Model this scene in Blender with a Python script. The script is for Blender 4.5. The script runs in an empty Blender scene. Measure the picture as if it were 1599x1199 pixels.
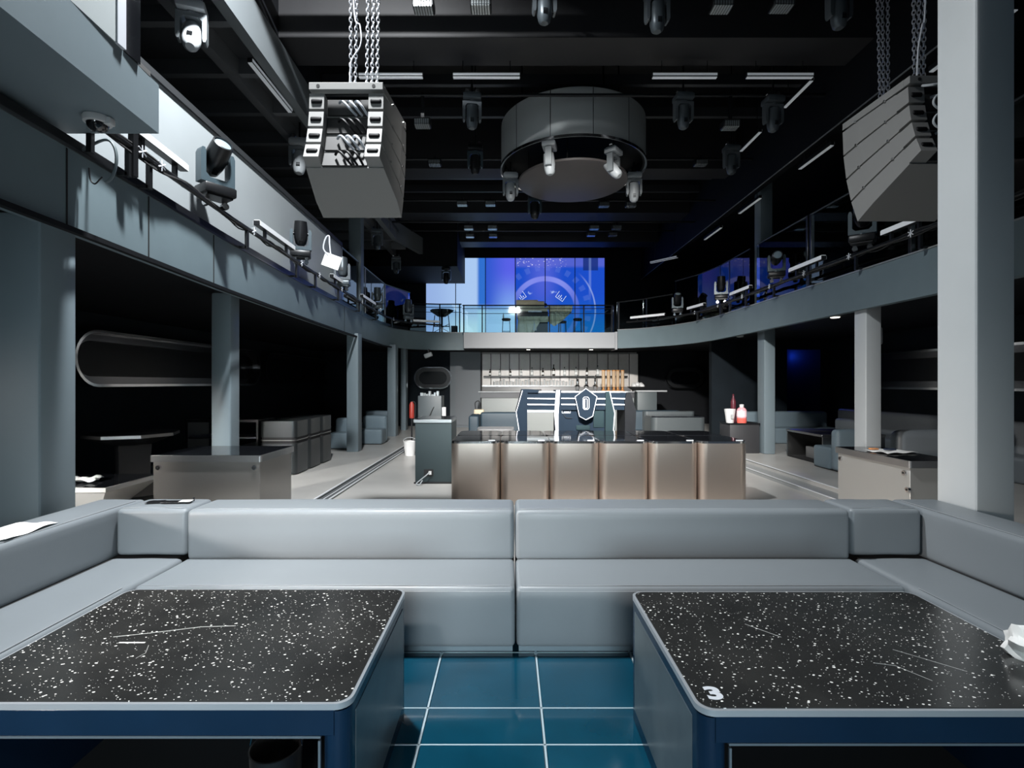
import bpy, bmesh, math, random
from math import pi, sin, cos, radians as R
from mathutils import Vector, Matrix
random.seed(7)
sc = bpy.context.scene
COL = sc.collection

# ---------------------------------------------------------------- camera, world, lights, exposure
F, CX, CY, HC = 800.0, 795.0, 598.0, 1.72
cd = bpy.data.cameras.new('camera'); cam = bpy.data.objects.new('camera', cd); COL.objects.link(cam)
cam.location = (0, 0, HC); cam.rotation_euler = (pi/2, 0, 0)
cd.sensor_width = 36; cd.lens = 36*F/1599; cd.shift_x = 4.5/1599; cd.shift_y = -1.5/1599
cd.clip_start = 0.05; cd.clip_end = 200
sc.camera = cam
w = bpy.data.worlds.new('world'); sc.world = w; w.use_nodes = True
w.node_tree.nodes['Background'].inputs[0].default_value = (.55, .75, 1, 1)
w.node_tree.nodes['Background'].inputs[1].default_value = .08
sc.view_settings.view_transform = 'Standard'; sc.view_settings.look = 'None'
sc.view_settings.gamma = 1; sc.view_settings.use_curve_mapping = False
sc.view_settings.exposure = 0.0

def area(name, loc, target, sx, sy, power, col=(1, 1, 1), spread=180):
    l = bpy.data.lights.new(name, 'AREA'); l.shape = 'RECTANGLE'; l.size = sx; l.size_y = sy
    l.energy = power; l.color = col; l.spread = R(spread)
    o = bpy.data.objects.new(name, l); COL.objects.link(o); o.location = loc
    o.rotation_euler = (Vector(target)-Vector(loc)).to_track_quat('-Z', 'Y').to_euler()
    return o
# floodlight under the ceiling aimed down the hall; daylight through the windows in wall_front and wall_left
area('hall_floodlight', (.4, .5, 6.95), (2.1, 14, .5), .7, .35, 490, (1, .97, .93), 43)
# work lamp under the ceiling, above and behind the left speaker stack
area('work_lamp', (-1.9, 4.35, 8.4), (-4.0, 5.6, 2.0), .35, .35, 1150, (.95, .98, 1), 170)
area('sofa_back_fill', (-1.6, -3.0, 5.2), (-1.8, 3.8, .5), .3, .3, 12, (1, .97, .94), 26)  # fill light added to brighten the left sofa back, no known lamp
area('daylight_front', (1.6, -7.4, 5.6), (1.0, 9, 1.2), 7.0, 2.6, 14, (.55, .82, 1), 150)
# daylight through the low side window on the left, behind the camera
area('daylight_side', (-8.1, -.9, 2.35), (-.9, 3.6, .7), 1.3, .5, 26, (1, .92, .86), 27)
# fill light added for the sofa front, behind an invented doorway in wall_front
area('sofa_front_fill', (-.3, -7.3, 1.6), (-.6, 3.4, .2), 3.2, 1.8, 64, (.80, .94, 1), 48)
area('aisle_table_fill', (-7.95, .9, 2.5), (-5.3, 6.8, .5), .5, .4, 30, (1, .97, .93), 25)  # extra fill added to brighten the low table in the left aisle
# small recessed lamps in the ceiling of the back canopy and the side aisle
def downlight(name, loc, power, col=(1, .95, .85)):
    l = bpy.data.lights.new(name, 'SPOT'); l.energy = power; l.color = col; l.spot_size = R(110); l.spot_blend = .7
    l.shadow_soft_size = .04
    o = bpy.data.objects.new(name, l); COL.objects.link(o); o.location = loc; return o

def P(px, py, D):
    return Vector(((px-CX)/F*D, D, HC+(CY-py)/F*D))

# ---------------------------------------------------------------- materials
MATS = {}
def mat(name, col, rough=.5, metal=0, spec=.5, noise=0, nscale=8, emis=None, estr=0, coat=0, bump=0, bscale=60, trans=0, aniso=0):
    if name in MATS: return MATS[name]
    m = bpy.data.materials.new(name); m.use_nodes = True; nt = m.node_tree; b = nt.nodes['Principled BSDF']
    b.inputs['Base Color'].default_value = (*col, 1); b.inputs['Roughness'].default_value = rough
    b.inputs['Metallic'].default_value = metal; b.inputs['Specular IOR Level'].default_value = spec
    b.inputs['Coat Weight'].default_value = coat; b.inputs['Coat Roughness'].default_value = .08
    b.inputs['Transmission Weight'].default_value = trans
    if aniso: b.inputs['Anisotropic'].default_value = aniso
    if emis: b.inputs['Emission Color'].default_value = (*emis, 1); b.inputs['Emission Strength'].default_value = estr
    if noise or bump:
        tc = nt.nodes.new('ShaderNodeTexCoord')
    if noise:
        n = nt.nodes.new('ShaderNodeTexNoise'); n.inputs['Scale'].default_value = nscale; n.inputs['Detail'].default_value = 6
        nt.links.new(tc.outputs['Object'], n.inputs['Vector'])
        mx = nt.nodes.new('ShaderNodeMix'); mx.data_type = 'RGBA'
        mx.inputs[6].default_value = (*[max(0, c*(1-noise)) for c in col], 1); mx.inputs[7].default_value = (*[min(1, c*(1+noise)) for c in col], 1)
        nt.links.new(n.outputs['Fac'], mx.inputs[0]); nt.links.new(mx.outputs[2], b.inputs['Base Color'])
    if bump:
        n2 = nt.nodes.new('ShaderNodeTexNoise'); n2.inputs['Scale'].default_value = bscale; n2.inputs['Detail'].default_value = 4
        nt.links.new(tc.outputs['Object'], n2.inputs['Vector'])
        bp = nt.nodes.new('ShaderNodeBump'); bp.inputs['Strength'].default_value = bump; bp.inputs['Distance'].default_value = .01
        nt.links.new(n2.outputs['Fac'], bp.inputs['Height']); nt.links.new(bp.outputs['Normal'], b.inputs['Normal'])
    MATS[name] = m; return m

def glass(name, tint=(.8, .9, .92), refl=.12, rough=.02):
    if name in MATS: return MATS[name]
    m = bpy.data.materials.new(name); m.use_nodes = True; nt = m.node_tree; nt.nodes.clear()
    o = nt.nodes.new('ShaderNodeOutputMaterial'); mx = nt.nodes.new('ShaderNodeMixShader')
    t = nt.nodes.new('ShaderNodeBsdfTransparent'); g = nt.nodes.new('ShaderNodeBsdfGlossy'); fr = nt.nodes.new('ShaderNodeFresnel')
    ad = nt.nodes.new('ShaderNodeMath'); ad.operation = 'ADD'; ad.inputs[1].default_value = refl; ad.use_clamp = True
    fr.inputs['IOR'].default_value = 1.45
    t.inputs[0].default_value = (*tint, 1); g.inputs[0].default_value = (1, 1, 1, 1); g.inputs[1].default_value = rough
    nt.links.new(fr.outputs[0], ad.inputs[0]); nt.links.new(ad.outputs[0], mx.inputs[0])
    nt.links.new(t.outputs[0], mx.inputs[1]); nt.links.new(g.outputs[0], mx.inputs[2]); nt.links.new(mx.outputs[0], o.inputs[0])
    MATS[name] = m; return m

black = mat('black_paint', (.005, .006, .008), .7, 0, .2, noise=.3)
railblack = mat('rail_black', (.004, .004, .005), .6, 0, .2)
blackmatte = mat('black_matte', (.012, .012, .013), .8)
blackmetal = mat('black_metal', (.012, .013, .015), .35, .3)
ceilm = mat('ceiling_black', (.008, .009, .010), .5, noise=.5, nscale=2)
beamm = mat('beam_dark', (.018, .018, .020), .55, noise=.25, nscale=3)
fasc = mat('fascia_grey', (.15, .20, .222), .5, noise=.10, nscale=3, bump=.05, bscale=3)
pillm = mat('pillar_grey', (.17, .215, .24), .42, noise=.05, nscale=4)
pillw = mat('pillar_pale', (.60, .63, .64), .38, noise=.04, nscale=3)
parap = mat('parapet_pale', (.32, .35, .365), .4, noise=.06, nscale=2)
concrete = mat('floor_concrete', (.44, .43, .41), .35, noise=.22, nscale=1.3, bump=.05, bscale=20)
leather = mat('leather_grey', (.195, .218, .236), .42, noise=.05, nscale=2, bump=.06, bscale=9)
leathern = mat('leather_navy', (.012, .026, .038), .6, noise=.06, nscale=3, bump=.06, bscale=9)
leatherd = mat('leather_blue_grey', (.17, .225, .26), .45, noise=.06, nscale=3, bump=.06, bscale=9)
seamm = mat('seam_thread', (.30, .32, .34), .6)
steel = mat('brushed_steel', (.62, .535, .475), .33, 1, aniso=.6)
steelc = mat('cool_steel', (.40, .40, .40), .30, 1, aniso=.4)
steeld = mat('dark_steel', (.12, .125, .135), .33, .9)
chrome = mat('chrome', (.75, .75, .76), .12, 1)
galv = mat('galvanised_steel', (.75, .76, .80), .3, .8)
darkglass = mat('black_glass_top', (.008, .009, .011), .08, 0, .6)
boothm = mat('booth_navy', (.009, .016, .026), .85, 0, .1)
whitep = mat('white_line', (.62, .65, .70), .4)
white = mat('white_plastic', (.6, .6, .6), .45)
greyp = mat('grey_plastic', (.42, .45, .47), .4)
spkdark = mat('speaker_dark', (.055, .055, .058), .7, noise=.15)
diff = mat('batten_diffuser', (.78, .80, .82), .4, emis=(.85, .93, 1), estr=.14)
wallblack = mat('wall_black', (.008, .012, .016), .8, 0, .15, noise=.4, nscale=2)
glassr = glass('rail_glass', (.80, .90, .94), .03)
paper = mat('paper', (.85, .85, .83), .7)
red = mat('red_paint', (.30, .03, .02), .4)
wood = mat('niche_tile', (.40, .37, .34), .4, noise=.15)  # mottled warm grey of the bar niche wall

# ---------------------------------------------------------------- mesh builder
class MB:
    def __init__(s): s.bm = bmesh.new(); s.smooth = False
    def box(s, x0, x1, y0, y1, z0, z1, bev=0, seg=2, M=None):
        r = bmesh.ops.create_cube(s.bm, size=1)
        vs = r['verts']
        for v in vs: v.co = Vector(((x0+x1)/2+v.co.x*(x1-x0), (y0+y1)/2+v.co.y*(y1-y0), (z0+z1)/2+v.co.z*(z1-z0)))
        if bev:
            es = list({e for v in vs for e in v.link_edges})
            rr = bmesh.ops.bevel(s.bm, geom=es, offset=bev, segments=seg, affect='EDGES', profile=.5)
            vs = list({v for f in rr['faces'] for v in f.verts} | {v for v in vs if v.is_valid})
        if M is not None: bmesh.ops.transform(s.bm, matrix=M, verts=vs)
        return s
    def cyl(s, p0, p1, r0, r1=None, n=16, cap=True):
        p0 = Vector(p0); p1 = Vector(p1); r1 = r0 if r1 is None else r1
        d = (p1-p0); q = d.to_track_quat('Z', 'Y')
        a = []; b = []
        for i in range(n):
            t = 2*pi*i/n; c = Vector((cos(t), sin(t), 0))
            a.append(s.bm.verts.new(p0+q @ (c*r0))); b.append(s.bm.verts.new(p1+q @ (c*r1)))
        for i in range(n): s.bm.faces.new((a[i], a[(i+1) % n], b[(i+1) % n], b[i]))
        if cap: s.bm.faces.new(a[::-1]); s.bm.faces.new(b)
        return s
    def tube(s, pts, r, n=8, cap=True):
        pts = [Vector(p) for p in pts]; rings = []
        up = None
        for i, p in enumerate(pts):
            d = (pts[min(i+1, len(pts)-1)]-pts[max(i-1, 0)]).normalized()
            if up is None: up = d.orthogonal().normalized()
            up = (up-d*up.dot(d)); up = up.normalized() if up.length > 1e-6 else d.orthogonal().normalized()
            sd = d.cross(up)
            rings.append([s.bm.verts.new(p+(up*cos(2*pi*k/n)+sd*sin(2*pi*k/n))*r) for k in range(n)])
        for a, b in zip(rings, rings[1:]):
            for k in range(n): s.bm.faces.new((a[k], a[(k+1) % n], b[(k+1) % n], b[k]))
        if cap: s.bm.faces.new(rings[0][::-1]); s.bm.faces.new(rings[-1])
        return s
    def lathe(s, prof, c=(0, 0, 0), n=24, M=None):
        c = Vector(c); rings = []
        for r, z in prof:
            if r < 1e-5: rings.append([s.bm.verts.new(c+Vector((0, 0, z)))])
            else: rings.append([s.bm.verts.new(c+Vector((r*cos(2*pi*k/n), r*sin(2*pi*k/n), z))) for k in range(n)])
        for a, b in zip(rings, rings[1:]):
            for k in range(n):
                q = [a[k % len(a)], a[(k+1) % len(a)], b[(k+1) % len(b)], b[k % len(b)]]
                u = []
                for v in q:
                    if v not in u: u.append(v)
                if len(u) > 2: s.bm.faces.new(u)
        if M is not None: bmesh.ops.transform(s.bm, matrix=M, verts=[v for rg in rings for v in rg])
        return s
    def prism(s, poly, z0, z1, axis='z'):
        """poly: 2D list; axis z:(x,y)+z ; x:(y,z)+x ; y:(x,z)+y"""
        def mk(p, t):
            return {'z': (p[0], p[1], t), 'x': (t, p[0], p[1]), 'y': (p[0], t, p[1])}[axis]
        a = [s.bm.verts.new(mk(p, z0)) for p in poly]; b = [s.bm.verts.new(mk(p, z1)) for p in poly]
        n = len(poly)
        for i in range(n): s.bm.faces.new((a[i], a[(i+1) % n], b[(i+1) % n], b[i]))
        s.bm.faces.new(a[::-1]); s.bm.faces.new(b)
        return s
    def hexa(s, p):
        """8 points: bottom 4 then top 4, same winding"""
        v = [s.bm.verts.new(q) for q in p]
        for f in ((3, 2, 1, 0), (4, 5, 6, 7), (0, 1, 5, 4), (1, 2, 6, 5), (2, 3, 7, 6), (3, 0, 4, 7)):
            s.bm.faces.new([v[i] for i in f])
        return s
    def strip(s, path, t, z0, z1):
        """vertical wall following a plan path, thickness t to the left of travel"""
        pts = [Vector((x, y, 0)) for x, y in path]; off = []
        for i, p in enumerate(pts):
            d = (pts[min(i+1, len(pts)-1)]-pts[max(i-1, 0)]).normalized()
            off.append(p+Vector((-d.y, d.x, 0))*t)
        R_ = [[s.bm.verts.new(q) for q in ((p.x, p.y, z0), (p.x, p.y, z1), (o.x, o.y, z1), (o.x, o.y, z0))] for p, o in zip(pts, off)]
        for A, B in zip(R_, R_[1:]):
            for k in range(4): s.bm.faces.new((A[k], A[(k+1) % 4], B[(k+1) % 4], B[k]))
        s.bm.faces.new(R_[0][::-1]); s.bm.faces.new(R_[-1])
        return s
    def obj(s, name, m, parent=None, smooth=None, loc=None, weld=True):
        if weld: bmesh.ops.remove_doubles(s.bm, verts=s.bm.verts, dist=1e-5)
        bmesh.ops.recalc_face_normals(s.bm, faces=s.bm.faces)
        me = bpy.data.meshes.new(name); s.bm.to_mesh(me); s.bm.free(); me.materials.append(m)
        o = bpy.data.objects.new(name, me); COL.objects.link(o)
        if parent is not None: o.parent = parent
        if loc is not None: o.location = loc
        if smooth is None or smooth:
            for p in me.polygons: p.use_smooth = True
            me.set_sharp_from_angle(angle=R(38 if smooth is None else smooth))
        return o

def rrect(x0, x1, y0, y1, r, n=6):
    pts = []
    for cx, cy, a in ((x1-r, y1-r, 0), (x0+r, y1-r, 90), (x0+r, y0+r, 180), (x1-r, y0+r, 270)):
        for i in range(n+1):
            t = R(a+90*i/n); pts.append((cx+r*cos(t), cy+r*sin(t)))
    return pts

def tag(o, label=None, cat=None, group=None, kind=None):
    if label: o['label'] = label
    if cat: o['category'] = cat
    if group: o['group'] = group
    if kind: o['kind'] = kind
    return o
def thing(name, label, cat, loc=(0, 0, 0), rz=0, group=None):
    o = bpy.data.objects.new(name, None); COL.objects.link(o); o.location = loc; o.rotation_euler = (0, 0, rz)
    o.empty_display_size = .1
    return tag(o, label, cat, group)
def struct(name, mb, m, label=None, smooth=None):
    o = mb.obj(name, m, smooth=smooth); o['kind'] = 'structure'
    if label: o['label'] = label
    return o
KIDS = {}
def dup(root, loc, rz=None, label=None, group=None, rot=None):
    """copy of a thing with copies of its parts and sub-parts"""
    ch = {}
    for o in bpy.data.objects:
        if o.parent: ch.setdefault(o.parent.name, []).append(o)
    r = root.copy(); COL.objects.link(r); r.location = loc
    if rz is not None: r.rotation_euler = (0, 0, rz)
    if rot is not None: r.rotation_euler = rot
    if label: r['label'] = label
    if group: r['group'] = group
    for c in ch.get(root.name, []):
        d = c.copy(); COL.objects.link(d); d.parent = r
        for g in ch.get(c.name, []):
            e = g.copy(); COL.objects.link(e); e.parent = d
    return r
# ---------------------------------------------------------------- the setting
struct('floor', MB().box(-2.77, 4.90, 4.3, 21.2, -.3, -.1), concrete)
struct('floor_side_left', MB().box(-7.6, -2.95, -7, 21.2, -.3, -.04), concrete)
struct('floor_side_right', MB().box(5.2, 9.6, 3.0, 21.2, -.3, .05), concrete)
struct('trim_1', MB().box(-2.95, -2.77, 4.32, 21.2, -.3, -.07), mat('step_dark', (.10, .105, .11), .5))
struct('trim_2', MB().box(4.90, 5.2, 4.32, 21.2, -.3, -.026), mat('step_grey', (.30, .31, .31), .5))
struct('trim_3', MB().box(-2.785, -2.762, 4.32, 21.2, -.08, -.064).box(-2.965, -2.935, 4.32, 21.2, -.05, -.034).box(-2.868, -2.852, 4.32, 21.2, -.072, -.066), mat('nosing', (.7, .72, .74), .4))
struct('trim_4', MB().box(4.89, 4.915, 4.32, 21.2, -.03, -.020).box(5.185, 5.22, 4.32, 21.2, .045, .056), MATS['nosing'])
# platform with glass floor
struct('floor_platform', MB().box(-2.94, 5.19, -7, 4.31, -.3, -.06), mat('platform_dark', (.02, .025, .03), .5))
tiles = mat('glass_floor', (.004, .052, .090), .07, 0, .6, noise=.45, nscale=2.5, coat=.5)
YS = [3.83, 3.27, 2.71, 2.435, 1.875, 1.60, 1.04, .76, .2, -.36]
mb = MB()
for i in range(-8, 8):
    x0 = -.43+.60*i
    for y1, y0 in zip(YS, YS[1:]):
        if x0 > -3.4 and x0+.6 < 5.2: mb.box(max(x0+.007, -2.93), x0+.593, y0+.005, y1-.002, -.06, 0, .003, 1)
struct('floor_glass_tiles', mb, tiles)
mb = MB()
for i in range(-4, 9): mb.box(-.43+.6*i-.005, -.43+.6*i+.005, -.4, 3.83, -.06, .0015)
for y1 in YS: mb.box(-2.93, 4.9, y1-.002, y1+.005, -.06, .0015)
struct('trim_5', mb, mat('tile_seam', (.5, .62, .68), .35, .3))

# balconies: fascia, deck
LP = [(-3.30, -7), (-3.30, 2.0), (-3.43, 3.97), (-3.66, 6.58), (-3.85, 10), (-3.95, 13), (-4.03, 16.2), (-3.9, 17.2), (-3.5, 18.0), (-2.9, 18.5), (-2.2, 18.7), (-1.5, 18.7)]
RP = [(5.72, -7), (5.72, 8), (5.74, 12), (5.72, 14.3), (5.55, 15.4), (5.2, 16.3), (4.7, 17.0), (4.2, 17.45), (3.75, 17.7)]
struct('balcony_fascia_left', MB().strip(LP, .12, 2.92, 3.55), fasc, smooth=45)
struct('balcony_fascia_right', MB().strip([(x, y) for x, y in RP], -.12, 2.92, 3.55), fasc, smooth=20)
struct('balcony_deck_left', MB().prism([(x-.12, y+.02) for x, y in LP]+[(-1.5, 22.5), (-7.6, 22.5), (-7.6, -7)], 3.0, 3.45), black)
struct('balcony_deck_right', MB().prism([(x+.12, y+.02) for x, y in RP]+[(3.75, 22.5), (9.6, 22.5), (9.6, -7)], 3.0, 3.45), black)
struct('balcony_deck_back', MB().box(-1.5, 3.75, 18.75, 22.5, 3.0, 3.45), black)
# seams on left fascia
mb = MB()
for y in (3.97, 5.0, 6.3, 12.2):
    x = {3.97: -3.43, 5.0: -3.52, 6.3: -3.635, 12.2: -3.925}[y]
    mb.box(x-.004, x+.006, y-.006, y+.006, 2.93, 3.54)
struct('trim_6', mb, blackmatte)
# metal edges on the fascia tops and undersides
struct('trim_7', MB().strip([(x+.012, y) for x, y in LP], .03, 3.55, 3.575), mat('edge_dark', (.07, .075, .08), .35, .5))
struct('trim_8', MB().strip([(x-.012, y) for x, y in RP], -.03, 3.55, 3.57), mat('edge_pale', (.45, .47, .48), .35, .5))
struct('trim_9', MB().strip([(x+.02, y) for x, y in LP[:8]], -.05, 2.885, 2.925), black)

# white canopy over the bar
struct('bar_canopy', MB().box(-1.6, 3.72, 18.0, 18.72, 2.94, 3.50, .008, 1).box(3.72, 3.80, 17.98, 18.72, 2.90, 3.52), mat('canopy_white', (.34, .35, .37), .45))
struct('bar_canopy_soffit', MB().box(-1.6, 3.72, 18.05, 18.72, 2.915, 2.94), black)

# side, back, front walls
struct('wall_left', MB().box(-7.8, -7.6, 2.2, 22.7, -.3, 9.2).box(-7.8, -7.6, -7.2, -2.4, -.3, 9.2).box(-7.8, -7.6, -2.4, 2.2, 3.0, 9.2).box(-7.8, -7.6, -2.4, 2.2, -.3, 1.5), wallblack)
struct('wall_right', MB().box(9.6, 9.8, -7.2, 22.7, -.3, 9.2), wallblack)
struct('wall_back', MB().box(-7.8, 9.8, 22.5, 22.7, -.3, 9.2), black)
struct('wall_front', MB().box(-7.8, -2.0, -7.2, -7.0, -.3, 4.0).box(1.6, 9.8, -7.2, -7.0, -.3, 4.0).box(-2.0, 1.6, -7.2, -7.0, 2.6, 4.0).box(-7.8, 9.8, -7.2, -7.0, 8.5, 9.2).box(-7.8, -3.0, -7.2, -7, 4, 8.5).box(6.0, 9.8, -7.2, -7, 4, 8.5)
       .box(-3, 6, -7.2, -7, 7.1, 7.4), black)
struct('window_1', MB().box(-3.0, 6.0, -7.15, -7.05, 4.0, 4.06).box(-3.0, 6.0, -7.15, -7.05, 7.04, 7.1).box(1.47, 1.53, -7.15, -7.05, 4.0, 7.1), steeld)
struct('added_door_frame', MB().box(-2.0, -1.94, -7.15, -7.05, -.05, 2.6).box(1.54, 1.6, -7.15, -7.05, -.05, 2.6).box(-2, 1.6, -7.15, -7.05, 2.54, 2.6).box(-.23, -.17, -7.15, -7.05, -.05, 2.6), steeld)  # frame of an unseen doorway, added to let in the sofa fill light
struct('window_2', MB().box(-7.75, -7.65, -2.4, 2.2, 1.5, 1.55).box(-7.75, -7.65, -2.4, 2.2, 2.95, 3.0), steeld)
# ceilings
struct('ceiling', MB().box(-7.8, 9.8, -7.2, 22.7, 9.0, 9.2), ceilm)
struct('ceiling_side_left', MB().box(-7.6, -3.7, -7, 22.5, 6.75, 6.85), mat('ceiling_grey', (.055, .06, .065), .5, noise=.3, nscale=2))
struct('ceiling_side_right', MB().box(5.9, 9.6, -7, 22.5, 6.6, 6.7), ceilm)
# bulkheads along the hall
struct('bulkhead_left', MB().strip([(-3.42, -7), (-3.5, 4), (-3.62, 9), (-3.75, 14), (-3.75, 17), (-3.2, 19.0), (-1.95, 19.2)], .16, 6.5, 7.1), mat('bulkhead_pale', (.15, .168, .178), .45, noise=.05, nscale=2), smooth=15)
struct('bulkhead_left_upper', MB().box(-3.9, -3.66, -7, 22.5, 7.1, 9.0), black)
struct('bulkhead_right', MB().box(5.8, 5.95, -7, 22.5, 6.27, 9.0), black)
struct('trim_10', MB().box(5.785, 5.80, -7, 22.5, 6.265, 6.285), mat('edge_pale', (.4, .4, .4), .4))
struct('bulkhead_back', MB().box(-7.6, -1.92, 19.0, 22.5, 6.05, 8.2), black)
# ceiling beams across the hall
for i, (y0, y1, z0) in enumerate([(8.13, 8.85, 7.2), (13.1, 13.75, 7.2), (16.5, 17.3, 7.2), (19.9, 20.7, 7.2)]):
    struct('ceiling_beam', MB().box(-3.66, 5.8, y0, y1, z0, 9.0), beamm)
# thin ribs of the coffers and pipes
mb = MB()
for y in (6.2, 7.2, 10.0, 11.2, 14.6, 15.6, 18.4):
    mb.box(-3.66, 5.8, y, y+.10, 7.55, 7.75)
struct('ceiling_ribs', mb, mat('rib_dark', (.03, .032, .036), .4))
for k in range(16):
    y = 2.2+k*1.15
    struct('ceiling_beam', MB().box(-7.6, -3.72, y, y+.12, 6.52, 6.75), mat('coffer_dark', (.13, .14, .15), .5))
struct('trim_11', MB().box(-4.35, -4.2, -7, 19, 6.45, 6.75), MATS['coffer_dark'])

# pillars
def pillar(x0, x1, y0, y1, z0, z1, m, label):
    return struct('pillar', MB().box(x0, x1, y0, y1, z0, z1, .025, 3), m, label, smooth=25)
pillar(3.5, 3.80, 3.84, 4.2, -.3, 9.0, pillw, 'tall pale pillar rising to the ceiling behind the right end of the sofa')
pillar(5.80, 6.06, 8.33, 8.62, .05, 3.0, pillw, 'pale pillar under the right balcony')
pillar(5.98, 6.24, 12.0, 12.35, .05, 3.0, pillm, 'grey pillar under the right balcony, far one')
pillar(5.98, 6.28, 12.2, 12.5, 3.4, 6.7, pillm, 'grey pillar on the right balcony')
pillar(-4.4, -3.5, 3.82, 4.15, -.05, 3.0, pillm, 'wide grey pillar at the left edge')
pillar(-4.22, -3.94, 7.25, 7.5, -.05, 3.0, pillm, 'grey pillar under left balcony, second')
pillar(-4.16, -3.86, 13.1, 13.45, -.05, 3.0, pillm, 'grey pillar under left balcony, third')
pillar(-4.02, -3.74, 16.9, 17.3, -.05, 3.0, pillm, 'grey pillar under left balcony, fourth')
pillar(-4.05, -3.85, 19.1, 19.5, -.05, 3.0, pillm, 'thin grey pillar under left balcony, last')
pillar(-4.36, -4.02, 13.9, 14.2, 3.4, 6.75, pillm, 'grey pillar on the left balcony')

# pale parapet wall on the left balcony, black handrail along its top
PP = [(-3.78, 4.3), (-3.82, 5.2), (-3.90, 8), (-4.03, 12.3)]
struct('parapet_left', MB().strip(PP, .05, 3.45, 5.0), parap, smooth=20)
struct('trim_12', MB().strip([(x+.03, y) for x, y in PP], .10, 5.0, 5.08), mat('edge_dark', (.07, .075, .08), .35, .5))
# box seat hanging over top-left: slab with white glass side
struct('upper_booth_slab', MB().hexa([(-3.8, 0, 3.72), (-2.5, 0, 3.72), (-2.81, 4.11, 3.72), (-3.82, 4.11, 3.72),
                                     (-3.8, 0, 4.11), (-2.5, 0, 4.11), (-2.81, 4.11, 4.11), (-3.82, 4.11, 4.11)]), pillm)
struct('upper_booth_wall', MB().box(-7.6, -3.82, -1, 4.3, 3.46, 6.7), black)
# doorway on the right lit blue inside
struct('wall_inner_right', MB().box(6.05, 8.3, 15.3, 15.5, .05, 3.0).box(9.3, 9.6, 15.3, 15.5, .05, 3.0).box(8.3, 9.3, 15.3, 15.5, 2.72, 3.0), wallblack)
struct('wall_bay', MB().box(8.17, 8.3, 15.5, 19, .05, 3.0).box(9.3, 9.45, 15.5, 19, .05, 3.0).box(8.17, 9.45, 19, 19.1, .05, 3.0), wallblack)
l = bpy.data.lights.new('blue_room_lamp', 'POINT'); l.energy = 14; l.color = (.02, .08, 1); l.shadow_soft_size = .05
o = bpy.data.objects.new('blue_room_lamp', l); COL.objects.link(o); o.location = (9.12, 16.9, 2.6)
# back room wall with bar niche: wall at D=21
struct('wall_bar_left', MB().box(-2.42, -1.17, 21.0, 21.2, -.3, 3.0), mat('wall_grey', (.13, .15, .165), .6))
struct('wall_bar_corner', MB().box(-7.6, -2.42, 21.0, 21.2, -.3, 3.0), wallblack)
struct('wall_bar_right', MB().box(5.35, 9.6, 21.0, 21.2, -.3, 3.0), black)
struct('wall_bar_niche', MB().box(-1.15, 5.3, 21.3, 21.4, -.3, 3.0), wood)
struct('door_1', MB().box(-2.2, -1.2, 20.95, 21.0, .0, 2.75), mat('door_grey', (.13, .145, .16), .5))
# ---------------------------------------------------------------- the sofa (sections) and tables on the platform
def cushion(x0, x1, y0, y1, z0, z1, bev=.035, crown=.008, sub=6):
    mb = MB(); mb.box(x0, x1, y0, y1, z0, z1, bev, 4)
    es = [e for e in mb.bm.edges if e.calc_length() > .3]
    bmesh.ops.subdivide_edges(mb.bm, edges=es, cuts=sub, use_grid_fill=True)
    cx, cy, cz = (x0+x1)/2, (y0+y1)/2, (z0+z1)/2; hx, hy, hz = (x1-x0)/2, (y1-y0)/2, (z1-z0)/2
    for v in mb.bm.verts:
        u, w_, q = (v.co.x-cx)/hx, (v.co.y-cy)/hy, (v.co.z-cz)/hz
        if abs(q) > .9: v.co.z += crown*(1-u*u)*(1-w_*w_)*(1 if q > 0 else 0)
        if abs(w_) > .9: v.co.y += crown*(1-u*u)*(1-q*q)*(1 if w_ > 0 else -1)
        if abs(u) > .9: v.co.x += crown*.5*(1-w_*w_)*(1-q*q)*(1 if u > 0 else -1)
        v.co.z += .0016*sin(v.co.x*17+v.co.y*9)*(abs(q) > .9)*(z1 > .3)
    return mb
def stitch(parent, pts, r=.0025):
    return MB().tube(pts, r, 5).obj('seam', seamm, parent)
def sofa_main(x0, x1, label):
    t = thing('sofa_section', label, 'sofa', ((x0+x1)/2, 3.7, 0), 0, 'sections of the long grey booth sofa')
    def L(mb): bmesh.ops.translate(mb.bm, vec=(-(x0+x1)/2, -3.7, 0), verts=mb.bm.verts); return mb
    g = .005
    s = L(cushion(x0+g, x1-g, 3.26, 3.82, .035, .42, .03)).obj('seat', leather, t)
    c = (x0+x1)/2
    stitch(s, [(x0+g-c+.03, 3.256-3.7, .395), (x1-g-c-.03, 3.256-3.7, .395)])
    stitch(s, [(x0+g-c+.03, 3.285-3.7, .422), (x1-g-c-.03, 3.285-3.7, .422)])
    b = L(cushion(x0+g, x1-g, 3.80, 4.19, .40, .775, .035)).obj('backrest', leather, t)
    stitch(b, [(x0+g-c+.03, 3.84-3.7, .778), (x1-g-c-.03, 3.84-3.7, .778)])
    L(MB().box(x0+g, x1-g, 3.84, 4.17, .0, .40)).obj('base', blackmatte, t)
    L(MB().box(x0+.02, x1-.02, 3.29, 3.33, .0, .036)).obj('plinth', leatherd, t)
    return t
sofa_main(-2.40, .042, 'long grey leather sofa section left of the centre seam, brightly lit')
sofa_main(.042, 2.54, 'long grey leather sofa section right of the centre seam')
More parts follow.
